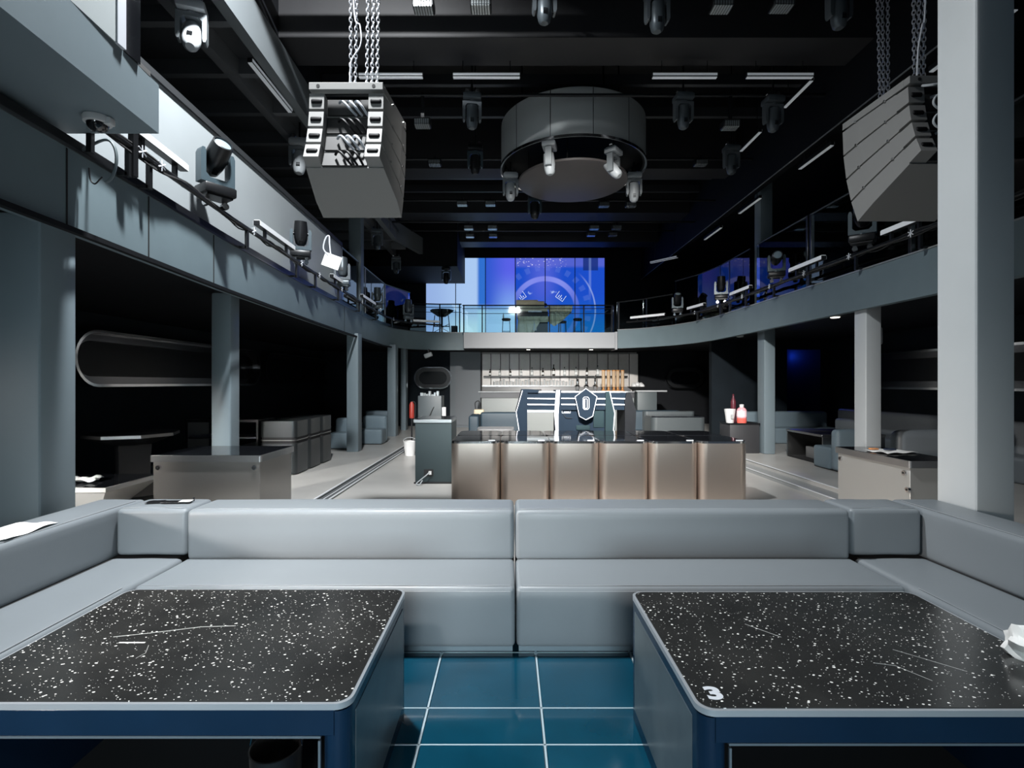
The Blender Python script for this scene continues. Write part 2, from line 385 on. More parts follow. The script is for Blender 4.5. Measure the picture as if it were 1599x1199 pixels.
# corner + side sections
def side_section(sgn, label, xs, xi, xo, m):
    t = thing('sofa_side_section', label, 'sofa', (0, 0, 0))
    lo, hi = sorted((xs, xi))
    s = cushion(lo+.005, hi-.005, .6, 3.83, .13, .42, .04).obj('seat', leather, t)
    stitch(s, [(xs+sgn*.03, .7, .423), (xs+sgn*.03, 3.24, .423)])
    lo2, hi2 = sorted((xi, xo))
    b = cushion(lo2, hi2, .6, 4.19, .40, .775, .035).obj('backrest', leather, t)
    stitch(b, [(xi+sgn*.03, .7, .779), (xi+sgn*.03, 4.1, .779)])
    MB().box(*sorted((xs+sgn*.06, xo-sgn*.01)), .65, 4.15, .0, .41).obj('base', blackmatte, t)
    return t
side_section(-1, 'grey leather side section of the sofa under the left pillar, in shade', -2.42, -2.96, -3.34, leather)
side_section(1, 'grey leather side section of the sofa in front of the tall pale pillar', 2.56, 3.11, 3.48, leather)
for (x0, x1, lab) in ((-2.955, -2.41, 'short grey leather corner backrest holding a phone, left end of sofa back'), (2.55, 3.10, 'short grey leather corner backrest beside the tall pale pillar')):
    t = thing('sofa_corner', lab, 'sofa')
    b = cushion(x0+.006, x1-.006, 3.835, 4.19, .425, .775, .035).obj('backrest', leather, t)
    stitch(b, [(x0+.04, 3.87, .779), (x1-.04, 3.87, .779)])

# speckled table top material
def speckle():
    m = bpy.data.materials.new('speckled_stone'); m.use_nodes = True; nt = m.node_tree; b = nt.nodes['Principled BSDF']
    tc = nt.nodes.new('ShaderNodeTexCoord')
    def vor(scale, lo, hi, stretch=(1, 1, 1), rot=0):
        mp = nt.nodes.new('ShaderNodeMapping'); mp.inputs['Scale'].default_value = stretch; mp.inputs['Rotation'].default_value = (0, 0, rot)
        nt.links.new(tc.outputs['Object'], mp.inputs['Vector'])
        ds = nt.nodes.new('ShaderNodeTexNoise'); ds.inputs['Scale'].default_value = 60
        nt.links.new(mp.outputs[0], ds.inputs['Vector'])
        ad = nt.nodes.new('ShaderNodeMix'); ad.data_type = 'RGBA'; ad.blend_type = 'ADD'; ad.inputs[0].default_value = .006
        nt.links.new(mp.outputs[0], ad.inputs[6]); nt.links.new(ds.outputs['Color'], ad.inputs[7])
        v = nt.nodes.new('ShaderNodeTexVoronoi'); v.inputs['Scale'].default_value = scale; v.inputs['Randomness'].default_value = 1
        nt.links.new(ad.outputs[2], v.inputs['Vector'])
        sep = nt.nodes.new('ShaderNodeSeparateColor'); nt.links.new(v.outputs['Color'], sep.inputs[0])
        # dot radius varies with the cell's random value
        mr = nt.nodes.new('ShaderNodeMapRange'); mr.inputs[1].default_value = .35; mr.inputs[2].default_value = 1; mr.inputs[3].default_value = lo; mr.inputs[4].default_value = hi
        nt.links.new(sep.outputs[0], mr.inputs[0])
        lt = nt.nodes.new('ShaderNodeMath'); lt.operation = 'LESS_THAN'
        nt.links.new(v.outputs['Distance'], lt.inputs[0]); nt.links.new(mr.outputs[0], lt.inputs[1])
        return lt
    a = vor(50, 0.0, .29, (1, 1.3, 1), .5); c = vor(85, -.15, .22, (1, 1.8, 1), 1.1)
    mx = nt.nodes.new('ShaderNodeMath'); mx.operation = 'MAXIMUM'; nt.links.new(a.outputs[0], mx.inputs[0]); nt.links.new(c.outputs[0], mx.inputs[1])
    # worn veil
    n = nt.nodes.new('ShaderNodeTexNoise'); n.inputs['Scale'].default_value = 4; n.inputs['Detail'].default_value = 8
    nt.links.new(tc.outputs['Object'], n.inputs['Vector'])
    cr = nt.nodes.new('ShaderNodeMix'); cr.data_type = 'RGBA'; cr.inputs[6].default_value = (.010, .011, .012, 1); cr.inputs[7].default_value = (.038, .038, .036, 1)
    nt.links.new(n.outputs['Fac'], cr.inputs[0])
    fin = nt.nodes.new('ShaderNodeMix'); fin.data_type = 'RGBA'; fin.inputs[7].default_value = (.85, .85, .82, 1)
    nt.links.new(mx.outputs[0], fin.inputs[0]); nt.links.new(cr.outputs[2], fin.inputs[6]); nt.links.new(fin.outputs[2], b.inputs['Base Color'])
    b.inputs['Roughness'].default_value = .16
    r = nt.nodes.new('ShaderNodeMapRange'); r.inputs[3].default_value = .10; r.inputs[4].default_value = .28
    nt.links.new(n.outputs['Fac'], r.inputs[0]); nt.links.new(r.outputs[0], b.inputs['Roughness'])
    return m
SPK = speckle()
tabbody = mat('table_metal_blue_sheen', (.006, .022, .052), .25, .15, .5, noise=.2, nscale=5)  # blue reflection of the surroundings is put into the metal's base colour
def booth_table(x0, x1, y0, y1, label):
    z = .636; t = thing('booth_table', label, 'table', ((x0+x1)/2, (y0+y1)/2, 0), 0)
    cx, cy = (x0+x1)/2, (y0+y1)/2
    hx, hy = (x1-x0)/2, (y1-y0)/2
    rim = MB().prism(rrect(-hx, hx, -hy, hy, .055), z-.024, z-.003)
    rim.obj('rim', mat('rim_metal', (.52, .56, .60), .25, .5), t)
    MB().prism(rrect(-hx+.012, hx-.012, -hy+.012, hy-.012, .05), z-.02, z).obj('tabletop', SPK, t)
    o = .004
    MB().box(-hx+.05, hx-.05, -hy+o, -hy+.03, z-.115, z-.024, .003, 1).obj('apron', tabbody, t)
    MB().box(-hx+.05, hx-.05, hy-.03, hy-o, 0.02, z-.03).obj('back_panel', tabbody, t)
    for s in (-1, 1):
        mb = MB()
        xo = s*(hx-o); xi = s*(hx-.10)
        poly = rrect(*sorted((xo, xi)), -hy+o, hy-o, .045)
        mb.prism(poly, 0.0, z-.03)
        p = mb.obj('side_panel', tabbody, t)
        MB().box(*sorted((xo+s*.002, xo)), -hy+.08, hy-.08, .07, z-.07).obj('inset_panel', mat('inset_metal', (.12, .15, .165), .3, .3, noise=.3), p)
    mb = MB()
    mb.box(-hx+.10, hx-.10, -hy+o, -hy+.016, z-.123, z-.115)
    for s in (-1, 1): mb.box(*sorted((s*(hx-.10), s*(hx-.108))), -hy+o-.002, -hy+.012, .0, z-.13)
    mb.obj('frame_edge', mat('frame_metal', (.22, .27, .31), .3, .6), t)
    MB().box(-hx+.1, hx-.1, -hy+.08, hy-.03, .02, .05).box(-hx+.1, hx-.1, -hy+.08, hy-.03, z-.10, z-.09).obj('interior', blackmatte, t)
    return t
T1 = booth_table(-2.0, -.54, 1.735, 2.70, 'low speckled black stone table on the left of the glass aisle')
T2 = booth_table(.632, 2.09, 1.70, 2.67, 'low speckled black stone table marked 3 on the right of the glass aisle')
# the numeral 3 printed on the right table
fc = bpy.data.curves.new('numeral', 'FONT'); fc.body = '3'; fc.size = .098; fc.extrude = .0003; fc.offset = .0042; fc.align_x = 'CENTER'; fc.align_y = 'CENTER'
_f = bpy.data.objects.new('tmp', fc); fo = bpy.data.objects.new('table_number', bpy.data.meshes.new_from_object(_f)); bpy.data.objects.remove(_f); COL.objects.link(fo); fo.parent = T2
fo.location = (.715-1.361, 1.788-2.185, .6365); fo.scale = (1.25, 1, 1); fo.data.materials.clear(); fo.data.materials.append(whitep)
# scratches on the left table
mb = MB()
mb.tube([(-.42, -.03, .6362), (-.3, -.0, .6362), (-.1, .06, .6362), (.05, .07, .6362)], .0012, 4)
mb.tube([(-.22, -.10, .6362), (-.19, -.16, .6362), (-.20, -.2, .6362)], .0008, 4)
mb.box(-.36, -.25, -.082, -.073, .6358, .6366)
mb.obj('scratch', mat('scratch', (.6, .6, .58), .5), T1)
mb = MB()
mb.tube([(-.30, .12, .6362), (-.2, .0, .6362)], .0008, 4); mb.tube([(.05, -.2, .6362), (.12, -.22, .6362), (.18, -.32, .6362)], .0008, 4)
mb.tube([(.2, -.1, .6362), (.36, -.26, .6362)], .0008, 4)
mb.obj('scratch', MATS['scratch'], T2)

# bin under the left table
t = thing('waste_bin', 'small cylindrical metal bin standing under the left speckled table', 'bin', (-.90, 1.98, .05))
MB().lathe([(0, 0), (.085, 0), (.095, .26), (.098, .27), (.092, .27), (.082, .01), (0, .01)], n=32).obj('body', steelc, t)
MB().tube([(.1*cos(a), 0, .27+.09*sin(a)) for a in [pi*i/10 for i in range(11)]], .003, 6).obj('handle', chrome, t)
# cup on the right table edge
t = thing('crumpled_tissue', 'crumpled white tissue on the right end of the table marked 3', 'tissue', (2.03, 2.02, .636))
mb = MB(); bmesh.ops.create_icosphere(mb.bm, subdivisions=3, radius=.06)
for v in mb.bm.verts:
    v.co *= 1+.35*sin(v.co.x*70+v.co.y*40)*sin(v.co.z*90); v.co.z = max(v.co.z*1.2+.045, 0); v.co.x *= .8
mb.obj('tissue', paper, t)

# things lying on the sofa back
def paper_sheet(name, label, cat, loc, rz, sx, sy, h=.006, seed=1, m=paper):
    rnd = random.Random(seed); mb = MB(); n = 10; g = []
    for j in range(n+1):
        g.append([mb.bm.verts.new(((i/n-.5)*sx, (j/n-.5)*sy, .002+h*(.5+.5*sin(i*1.1+seed)*cos(j*.9+seed*2)))) for i in range(n+1)])
    for j in range(n):
        for i in range(n): mb.bm.faces.new((g[j][i], g[j][i+1], g[j+1][i+1], g[j+1][i]))
    o = mb.obj(name, m); sm = o.modifiers.new('s', 'SOLIDIFY'); sm.thickness = .0015
    o.location = loc; o.rotation_euler = (0, 0, rz); return tag(o, label, cat)
paper_sheet('paper_napkin', 'white paper lying on the top of the left side sofa back', 'paper', (-3.13, 3.22, .782), .1, .26, .40, .012, 3)
t = thing('phone', 'dark phone with a white card on the left corner backrest', 'phone', (-2.62, 4.02, .784), R(5))
MB().box(-.09, .12, -.035, .035, 0, .009, .003, 2).obj('body', blackmetal, t)
MB().box(.04, .125, -.03, .03, .009, .012).obj('card', paper, t)
MB().box(.118, .128, .028, .036, .0, .03).obj('clip', blackmetal, t)
paper_sheet('menu_card', 'dark thin card beside the phone on the left corner backrest', 'card', (-2.78, 4.03, .784), .2, .12, .09, .002, 5, blackmetal)
# ---------------------------------------------------------------- speaker arrays on chains
def line_array(name, loc, label, rz=0, dep=.82, hf=.285, wr=.375, wf=.44):
    t = thing(name, label, 'loudspeaker', loc, rz)
    ts = [R(a) for a in (0, 6.5, 13, 19.5, 26)]
    Fp = [Vector((0, dep, -.09))]
    for i in range(4):
        m = (ts[i]+ts[i+1])/2; Fp.append(Fp[-1]+Vector((0, -sin(m), -cos(m)))*hf)
    Rp = [f-Vector((0, cos(a), -sin(a)))*dep for f, a in zip(Fp, ts)]
    spk = mat('speaker_grey', (.22, .22, .215), .6)
    for i in range(4):
        ft, fb, rt, rb = Fp[i], Fp[i+1], Rp[i], Rp[i+1]
        def pt(u, v, x):   # u 0 rear..1 front, v 0 top..1 bottom
            p = (rt.lerp(ft, u)).lerp(rb.lerp(fb, u), v); return Vector((x*(wr+(wf-wr)*min(1, u/.7)), p.y, p.z))
        mb = MB(); g0, g1 = .04, .96
        def blk(u0, u1, x0, x1, a=g0, b=g1):
            mb.hexa([pt(u0, b, x0), pt(u0, b, x1), pt(u1, b, x1), pt(u1, b, x0), pt(u0, a, x0), pt(u0, a, x1), pt(u1, a, x1), pt(u1, a, x0)])
        blk(.16, .7, -1, 1); blk(.7, 1, -1, 1)
        c = mb.obj('cabinet', spk, t, smooth=False)
        for s in (-1, 1):
            mb = MB(); blk(0, .16, *sorted((s*1.0, s*.60)), .07, .90)
            mb.obj('handle', spk, c, smooth=False)
            q = pt(0, .5, s*.8); a = (ts[i]+ts[i+1])/2
            mb = MB(); mb.box(-.058, .058, -.016, .05, -.026, .026, .02, 4)
            mb.bm.transform(Matrix.Translation(q) @ Matrix.Rotation(-a, 4, 'X')); mb.obj('grip_slot', railblack, c)
        # black connector panel with looped cables between the handles
        mb = MB(); blk(.13, .165, -.58, .58, .1, .9); mb.obj('rear_panel', mat('recess_dark', (.025, .025, .025), .6), c, smooth=False)
        mb = MB()
        for k in range(3):
            a0 = pt(.10, .35, -.25+.2*k); a1 = pt(-.02, .3, -.1+.2*k); a2 = pt(-.03, .9, .05+.2*k); a3 = pt(.12, .95, .2+.15*k)
            pts = []
            for j in range(11):
                u = j/10; pts.append(((1-u)**3)*a0+3*u*(1-u)**2*a1+3*u*u*(1-u)*a2+u**3*a3)
            mb.tube(pts, .013, 6)
        mb.obj('cable', whitep if i % 2 == 0 else railblack, c)
        mb = MB()
        for s in (-1, 1):
            for u in (.3, .75):
                q = pt(u, 0, s); mb.cyl(q+Vector((s*.004, 0, 0)), q+Vector((s*.02, 0, 0)), .012)
        mb.obj('rigging_pin', chrome, c)
    mb = MB(); mb.box(-wr, wr, -.02, .06, -.075, 0, .004, 1)
    for s in (-1, 1): mb.hexa([(s*wr*.94, .06, -.075), (s*wr, .06, -.075), (s*wf, dep, -.075), (s*wf*.94, dep, -.075), (s*wr*.94, .06, 0), (s*wr, .06, 0), (s*wf, dep, 0), (s*wf*.94, dep, 0)])
    mb.box(-wf, wf, dep-.05, dep, -.075, 0)
    fb = mb.obj('fly_bar', spk, t, smooth=False)
    mb = MB()
    for s in (-1, 1): mb.cyl((s*wr*.75, -.022, -.037), (s*wr*.75, 0, -.037), .018)
    mb.obj('bolt_hole', blackmatte, fb)
    return t
LA = P(541, 130, 5.2); RA = P(1452, 120, 5.0)
line_array('speaker_array', (LA.x, LA.y, LA.z), 'hanging stack of four grey loudspeakers on the left, cables looping at its back')
line_array('speaker_array', (4.41, 5.15, 4.80), 'hanging stack of four grey loudspeakers in front of the tall pale pillar', 0, .95, .30, .40, .44)

def chain(x, y, z0, z1, label, m=galv, x1=None, y1=None, p=.046):
    n = int((z1-z0)/p); mb = MB()
    x1 = x if x1 is None else x1; y1 = y if y1 is None else y1
    for i in range(n):
        u = i/n; c = Vector((x+(x1-x)*u, y+(y1-y)*u, z0+(z1-z0)*(u+.5/n))); a = pi/2*(i % 2)+.6
        pts = []
        for k in range(10):
            t = 2*pi*k/10; pts.append((c+Vector((cos(a)*cos(t)*.016, sin(a)*cos(t)*.016, sin(t)*.029))))
        rings = []
        for k in range(10):
            d = (pts[(k+1) % 10]-pts[k-1]).normalized(); nrm = Vector((-sin(a), cos(a), 0)); b = d.cross(nrm)
            rings.append([mb.bm.verts.new(pts[k]+(nrm*cos(2*pi*j/4)+b*sin(2*pi*j/4))*.0055) for j in range(4)])
        for k in range(10):
            A, B = rings[k], rings[(k+1) % 10]
            for j in range(4): mb.bm.faces.new((A[j], A[(j+1) % 4], B[(j+1) % 4], B[j]))
    o = mb.obj('hoist_chain', m, smooth=True, weld=False); return tag(o, label, 'chain', 'hoist chains of the speaker stacks')
lz = LA.z+.002; cy_ = 5.28
def ch(px, py0, D, px1, label, z0):
    a = P(px, py0, D); b = P(px1, 0, D); zz = 8.99
    k = (zz-a.z)/(b.z-a.z); chain(a.x, D, z0, zz, label, x1=a.x+(b.x-a.x)*min(k, 3)*.5, y1=D)
for px, px1, lab in ((573, 577, 'bright chain on the right of the left stack, left strand'), (581, 586, 'bright chain on the right of the left stack, middle strand'), (589, 593, 'bright chain on the right of the left stack, right strand'),
                     (548, 548, 'left strand of the chain above the middle of the left stack'), (555, 560, 'right strand of the chain above the middle of the left stack')):
    a = P(px, 130, 5.25); b = P(px1, 0, 5.25); chain(a.x, 5.25, lz, 8.99, lab, x1=a.x+(b.x-a.x)*2.2)
for px, px1, py, lab in ((1375, 1365, 133, 'leftmost chain above the right speaker stack'), (1381, 1373, 133, 'second chain above the right speaker stack'), (1387, 1385, 133, 'third chain above the right speaker stack'),
                     (1428, 1423, 116, 'fourth chain above the right speaker stack'), (1435, 1434, 116, 'fifth chain above the right speaker stack'), (1442, 1448, 116, 'rightmost chain above the right speaker stack')):
    D = 5.95 if px < 1400 else 5.25; a = P(px, py, D); b = P(px1, 0, D); z0 = 4.802
    chain(a.x, D, z0, 8.99, lab, x1=a.x+(b.x-a.x)*1.4)
def cable(name, pts, r, label, m, cat='cable'):
    o = MB().tube(pts, r, 6).obj(name, m); return tag(o, label, cat)
def smoothp(pts, n=8):
    out = []
    pts = [Vector(p) for p in pts]; q = [pts[0]]+pts+[pts[-1]]
    for i in range(1, len(q)-2):
        for k in range(n):
            t = k/n; a, b, c, d = q[i-1], q[i], q[i+1], q[i+2]
            out.append(.5*((2*b)+(c-a)*t+(2*a-5*b+4*c-d)*t*t+(3*b-a-3*c+d)*t**3))
    return out+[pts[-1]]
cable('speaker_cable', smoothp([P(546, 128, 5.22), P(549, 95, 5.22), P(563, 70, 5.22), P(562, 40, 5.22), P(552, 0, 5.22), P(548, -300, 5.22)]), .007, 'thin pale cable running down beside the chains into the left speaker stack', whitep)
cable('speaker_cable', smoothp([P(1432, 118, 5.2), P(1434, 75, 5.2), P(1440, 40, 5.2), P(1445, 0, 5.2), P(1448, -300, 5.2)]), .008, 'thin pale cable running down beside the chains into the right speaker stack', whitep)
cable('speaker_cable', smoothp([P(1440, 134, 5.1), P(1458, 132, 5.0), P(1480, 128, 5.0)]), .012, 'grey cable leaving the top of the right speaker stack towards the pillar', greyp)
for yy, lab in ((155, 'upper grey cable loop behind the right speaker stack'), (185, 'lower grey cable loop behind the right speaker stack')):
    cable('speaker_cable', smoothp([P(1475, yy-12, 4.9), P(1462, yy-5, 4.9), P(1458, yy+6, 4.9), P(1466, yy+14, 4.9), P(1478, yy+12, 4.9)]), .011, lab, greyp)

# ---------------------------------------------------------------- moving heads
def make_head(name, label, body, yoke_m):
    t = thing(name, label, 'stage light', (0, 0, 0), 0)
    MB().box(-.16, .16, -.13, .13, .02, .12, .02, 2).box(-.13, .13, -.10, .10, 0, .03).obj('base', body, t)
    mb = MB()
    prof = [(-.17, .14), (.17, .14), (.17, .44), (.155, .48), (.13, .48), (.12, .44), (.12, .23), (.08, .19), (-.08, .19), (-.12, .23), (-.12, .44), (-.13, .48), (-.155, .48), (-.17, .44)]
    mb.prism([(x, z) for x, z in prof], -.06, .06, 'y')
    mb.cyl((0, 0, .11), (0, 0, .15), .07)
    mb.obj('yoke', yoke_m, t)
    h = MB().lathe([(0, -.20), (.05, -.20), (.085, -.17), (.105, -.08), (.11, .02), (.105, .12), (.098, .20), (.085, .205), (.085, .185), (0, .185)], n=24)
    h = h.obj('head', body, t, loc=(0, 0, .42))
    MB().lathe([(0, .198), (.05, .194), (.082, .184)], n=24).obj('lens', mat('lens', (.25, .33, .38), .06, .2, .8), h)
    mb = MB()
    for s in (-1, 1): mb.cyl((s*.105, 0, 0), (s*.125, 0, 0), .03)
    for k in range(4): mb.box(-.03, .03, -.1115, -.09, -.12+k*.02, -.112+k*.02)
    mb.obj('pivot', blackmetal, h)
    mb = MB()
    for s in (-1, 1): mb.cyl((s*.09, -.03, -.06), (s*.09, .03, -.06), .035, n=12); mb.box(s*.09-.02, s*.09+.02, -.02, .02, -.04, .02)
    mb.obj('clamp', chrome, t)
    return t
H0 = {}
for key, b, y in (('dark', blackmetal, mat('head_teal', (.05, .075, .09), .35, .2)), ('grey', greyp, mat('head_silver', (.24, .265, .28), .35, .3)), ('mid', mat('head_mid', (.10, .12, .135), .35, .3), mat('head_mid2', (.13, .15, .165), .35, .3)), ('grey2', mat('head_g2', (.16, .18, .19), .35, .3), mat('head_g3', (.26, .28, .29), .35, .3))):
    H0[key] = (b, y)
first_head = {}
GH = {'rail_l': 'stage lights on the left balcony rail', 'rail_r': 'stage lights on the right balcony rail', 'drum': 'stage lights around the drum', 'ceil': 'stage lights hung from the ceiling'}
def head(kind, loc, label, hang=False, pan=0, tilt=0, s=1, group=None):
    if kind not in first_head:
        t = make_head('moving_head_light', label, *H0[kind]); first_head[kind] = t; hd = [c for c in bpy.data.objects if c.parent == t and c.name.startswith('head')][0]
    else:
        t = dup(first_head[kind], (0, 0, 0), label=label); hd = [c for c in bpy.data.objects if c.parent == t and c.name.startswith('head')][0]
    t.location = loc; t.scale = (s, s, s); t.rotation_euler = (pi if hang else 0, 0, pan)
    hd.rotation_euler = (tilt, 0, 0)
    if group: t['group'] = GH[group]
    return t
def railx(y, path, off):
    for (x0, y0), (x1, y1) in zip(path, path[1:]):
        if y0 <= y <= y1: return x0+(x1-x0)*(y-y0)/(y1-y0)+off
    return path[-1][0]+off
LX = lambda y: railx(y, LP, .10)
RX = lambda y: railx(y, RP, -.10)
# left rail
zr = 3.83
head('dark', (LX(6.15), 6.15, zr+.10), 'large black stage light with glass lens on the left rail, tilted towards the viewer', pan=R(55), tilt=R(55), s=1.15, group='rail_l')
head('dark', (LX(9.1), 9.1, zr+.10), 'black stage light pointing up on the left rail beside the white tags', pan=R(20), tilt=R(10), s=1.05, group='rail_l')
head('mid', (LX(11.7), 11.7, zr+.10), 'grey stage light on the left rail in front of the balcony pillar', pan=R(10), tilt=R(-8), s=1.05, group='rail_l')
head('mid', (LX(15.2), 15.2, zr+.10), 'small grey stage light on the left rail before the blue glass reflection', pan=R(10), tilt=R(5), group='rail_l')
head('mid', (LX(17.8)-.0, 17.8, zr+.10), 'last grey stage light on the left rail, at the curve of the balcony', pan=R(15), tilt=R(-5), s=1.1, group='rail_l')
# hanging from left ceiling
head('grey', (-3.93, 6.35, 6.42), 'pale stage light hanging under the left ceiling at the top of the picture', True, R(20), R(150), 1.0, 'ceil')
head('grey', (-4.05, 9.9, 6.42), 'pale stage light hanging under the left ceiling half hidden by the left speaker stack', True, R(10), R(165), 1.1, 'ceil')
head('mid', (-4.05, 15.7, 6.42), 'grey stage light hanging under the left ceiling right of the balcony pillar', True, R(10), R(170), 1.0, 'ceil')
head('mid', (-4.1, 18.6, 6.3), 'grey stage light hanging lower right of the balcony pillar', True, R(15), R(160), 1.0, 'ceil')
head('dark', (-2.35, 19.15, 6.045), 'black stage light hanging in front of the pale left part of the video wall', True, 0, R(180), 1.0, 'ceil')
for x, y, z, lab in ((-3.93, 6.35, 6.42, 'topmost'), (-4.05, 9.9, 6.42, 'half hidden'), (-4.05, 15.7, 6.42, 'upper right of pillar'), (-4.1, 18.6, 6.3, 'lower right of pillar')):
    tag(MB().cyl((x, y, z), (x, y, 6.76), .018, n=8).obj('drop_pipe', blackmetal), 'short black pipe above the %s hanging light under the left ceiling' % lab, 'pipe', 'pipes under the left ceiling')
# right rail
head('dark', (RX(10.8), 10.8, zr+.10), 'black stage light on the right rail left of the white tube', pan=R(-20), tilt=R(80), s=1.0, group='rail_r')
head('dark', (RX(13.6), 13.6, zr+.10), 'black stage light on the right rail in front of the blue reflection', pan=R(-20), tilt=R(10), s=1.0, group='rail_r')
head('dark', (RX(8.15), 8.15, zr+.10), 'black stage light on the right rail under the right speaker stack', pan=R(-40), tilt=R(60), s=1.1, group='rail_r')
head('dark', (RX(15.95), 15.95, zr+.08), 'dim black stage light at the curve of the right balcony', pan=R(-10), tilt=R(40), s=1.0, group='rail_r')
# drum
DC = Vector((1.37, 11.1, 0)); DR = 1.54; DB = HC+4.6
mb = MB(); n = 72
prof = [(DR-.04, DB+.02), (DR, DB), (DR, DB+1.05), (DR-.04, DB+1.07), (0, DB+1.07)]
t = thing('ceiling_drum', 'large round grey metal drum hanging from the ceiling with a dark disc below', 'ceiling drum', (DC.x, DC.y, 0))
mb.lathe([(DR, DB), (DR, DB+.93), (DR-.02, DB+.95), (DR-.5, DB+.95), (0, DB+.95)], n=96).obj('shell', mat('drum_metal', (.50, .53, .53), .40, .25, noise=.10, nscale=1.5), t)
MB().lathe([(DR-.02, DB+.01), (DR+.02, DB-.005), (DR+.02, DB+.05), (DR-.02, DB+.05)], n=96).obj('lower_rim', chrome, t)
MB().lathe([(0, DB+.30), (DR-.02, DB+.30), (DR-.02, DB+.02), (DR-.06, DB+.02), (DR-.06, DB+.26), (0, DB+.26)], n=96).obj('cavity', black, t)
MB().lathe([(0, -.0), (1.15, 0), (1.17, .01), (1.17, .05), (1.15, .06), (0, .06)], c=(0, 0, HC+4.32), n=72).obj('disc', mat('disc_dark', (.09, .08, .08), .5, noise=.1), t)
mb = MB()
for k in range(6):
    a = k*pi/3+.3; mb.cyl((1.0*cos(a), 1.0*sin(a), HC+4.37), (1.0*cos(a), 1.0*sin(a), DB+.27), .012)
mb.obj('rod', blackmetal, t)
mb = MB()
for k in range(4):
    a = k*pi/2+.4; mb.cyl((1.2*cos(a), 1.2*sin(a), DB+.94), (1.2*cos(a), 1.2*sin(a), 8.99), .02)
mb.obj('hanger', blackmetal, t)
mb = MB()
for k in range(12):
    a = 2*pi*k/12+.13; mb.box(DR-.001, DR+.004, -.006, .006, DB+.05, DB+.93, M=Matrix.Rotation(a, 4, 'Z'))
mb.obj('joint_strip', chrome, t)
for px, py, D, k, pan, tl, lab in ((858, 226, 9.85, 'grey', 1.35, 175, 'grey stage light under the front left of the drum, seen from its side'), (958, 234, 10.1, 'grey', .9, 140, 'grey stage light under the front right of the drum, turned outwards'),
                                   (797, 278, 11.3, 'grey', .1, 160, 'grey stage light under the left side of the drum'), (990, 278, 11.3, 'grey', -.1, 185, 'grey stage light under the right side of the drum'),
                                   (835, 312, 12.5, 'dark', 0, 180, 'small dark stage light under the far side of the drum')):
    p = P(px, py, D); head(k, (p.x, D, DB+.02), lab, True, pan, R(tl), 1.0, 'drum')
    tag(MB().cyl((p.x, D, DB+.03), (p.x, D, DB+.26), .02).obj('hanging_pipe', blackmetal), 'short black pipe above the '+lab.replace(', seen from its side', '').replace(', turned outwards', ''), 'pipe', 'short pipes inside the drum')
# ceiling heads
for px, D, z, k, lab in ((737, 9.2, 6.9, 'mid', 'grey stage light on the ceiling left of the drum'), (1067, 9.2, 6.9, 'mid', 'grey stage light on the ceiling right of the drum'),
                      (1207, 9.2, 6.85, 'mid', 'grey stage light on the ceiling beside the slanted light bar'), (742, 11.2, 6.9, 'dark', 'dim dark stage light behind the one left of the drum'),
                      (1142, 11.2, 6.9, 'mid', 'dim grey stage light behind the row right of the drum'), (850, 7.25, 7.42, 'mid', 'stage light at the top edge of the picture above the drum'),
                      (1026, 7.25, 7.30, 'mid', 'stage light at the top edge of the picture right of the drum'), (1310, 7.25, 7.35, 'mid', 'stage light at the top edge of the picture near the right chains')):
    x = (px-CX)/F*D; head(k, (x, D, z), lab, True, .1, R(178), 1.0, 'ceil')
    tag(MB().cyl((x, D, z), (x, D, 8.99), .018).obj('drop_pipe', blackmetal), 'black drop pipe of the '+lab.replace('grey stage light', 'light').replace('stage light at the top edge of the picture', 'top edge light').replace('dark ', ''), 'pipe', 'drop pipes of the ceiling lights')
# strobes
def strobe(loc, label, br=.10):
    t = thing('strobe_light', label, 'strobe light', loc, 0, 'strobe lights on the ceiling')
    MB().box(-.15, .15, -.10, .10, -.12, .0, .01, 1).obj('housing', blackmetal, t)
    mb = MB()
    for k in range(7): mb.box(-.13+k*.038, -.105+k*.038, -.104, .085, -.132, -.118)
    for k in range(7): mb.box(-.13+k*.038, -.105+k*.038, -.107, -.098, -.11, -.03)
    mb.obj('reflector', mat('reflector', (.55, .6, .62), .25, .7), t)
    MB().box(-.03, .03, -.02, .02, 0, br).obj('bracket', blackmetal, t)
    return t
S0 = None
rows = [(1140, 190, 9.4, 'right of the drum'), (660, 187, 9.4, 'between the left speaker stack and the drum'), (662, 3, 7.3, 'at the top edge, leftmost'), (751, 2, 7.3, 'at the top edge, second from the left'),
        (1126, 2, 7.3, 'at the top edge right of the drum'), (1220, 1, 7.3, 'at the top edge, rightmost'), (679, 250, 12.2, 'low beside the left stack, second row'), (1094, 250, 12.2, 'second row right of the drum'),
        (722, 314, 14.4, 'third row, leftmost'), (766, 314, 14.4, 'third row left of the drum lights'), (943, 316, 14.4, 'third row right under the drum disc'), (985, 316, 14.4, 'third row, rightmost'),
        (732, 352, 16.0, 'fourth row, leftmost'), (769, 352, 16.0, 'fourth row, second'), (928, 352, 16.0, 'fourth row, third'), (963, 352, 16.0, 'fourth row, rightmost'),
        (734, 365, 18.1, 'last row, leftmost'), (770, 365, 18.1, 'last row, second'), (923, 363, 18.1, 'last row, third'), (957, 363, 18.1, 'last row, rightmost')]
for px, py, D, lab in rows:
    p = P(px, py, D)
    if D == 9.4: strobe(p, 'box strobe light on the ceiling '+lab, .49)
    elif S0 is None: S0 = strobe(p, 'box strobe light on the ceiling '+lab)
    else: dup(S0, p, label='box strobe light on the ceiling '+lab)
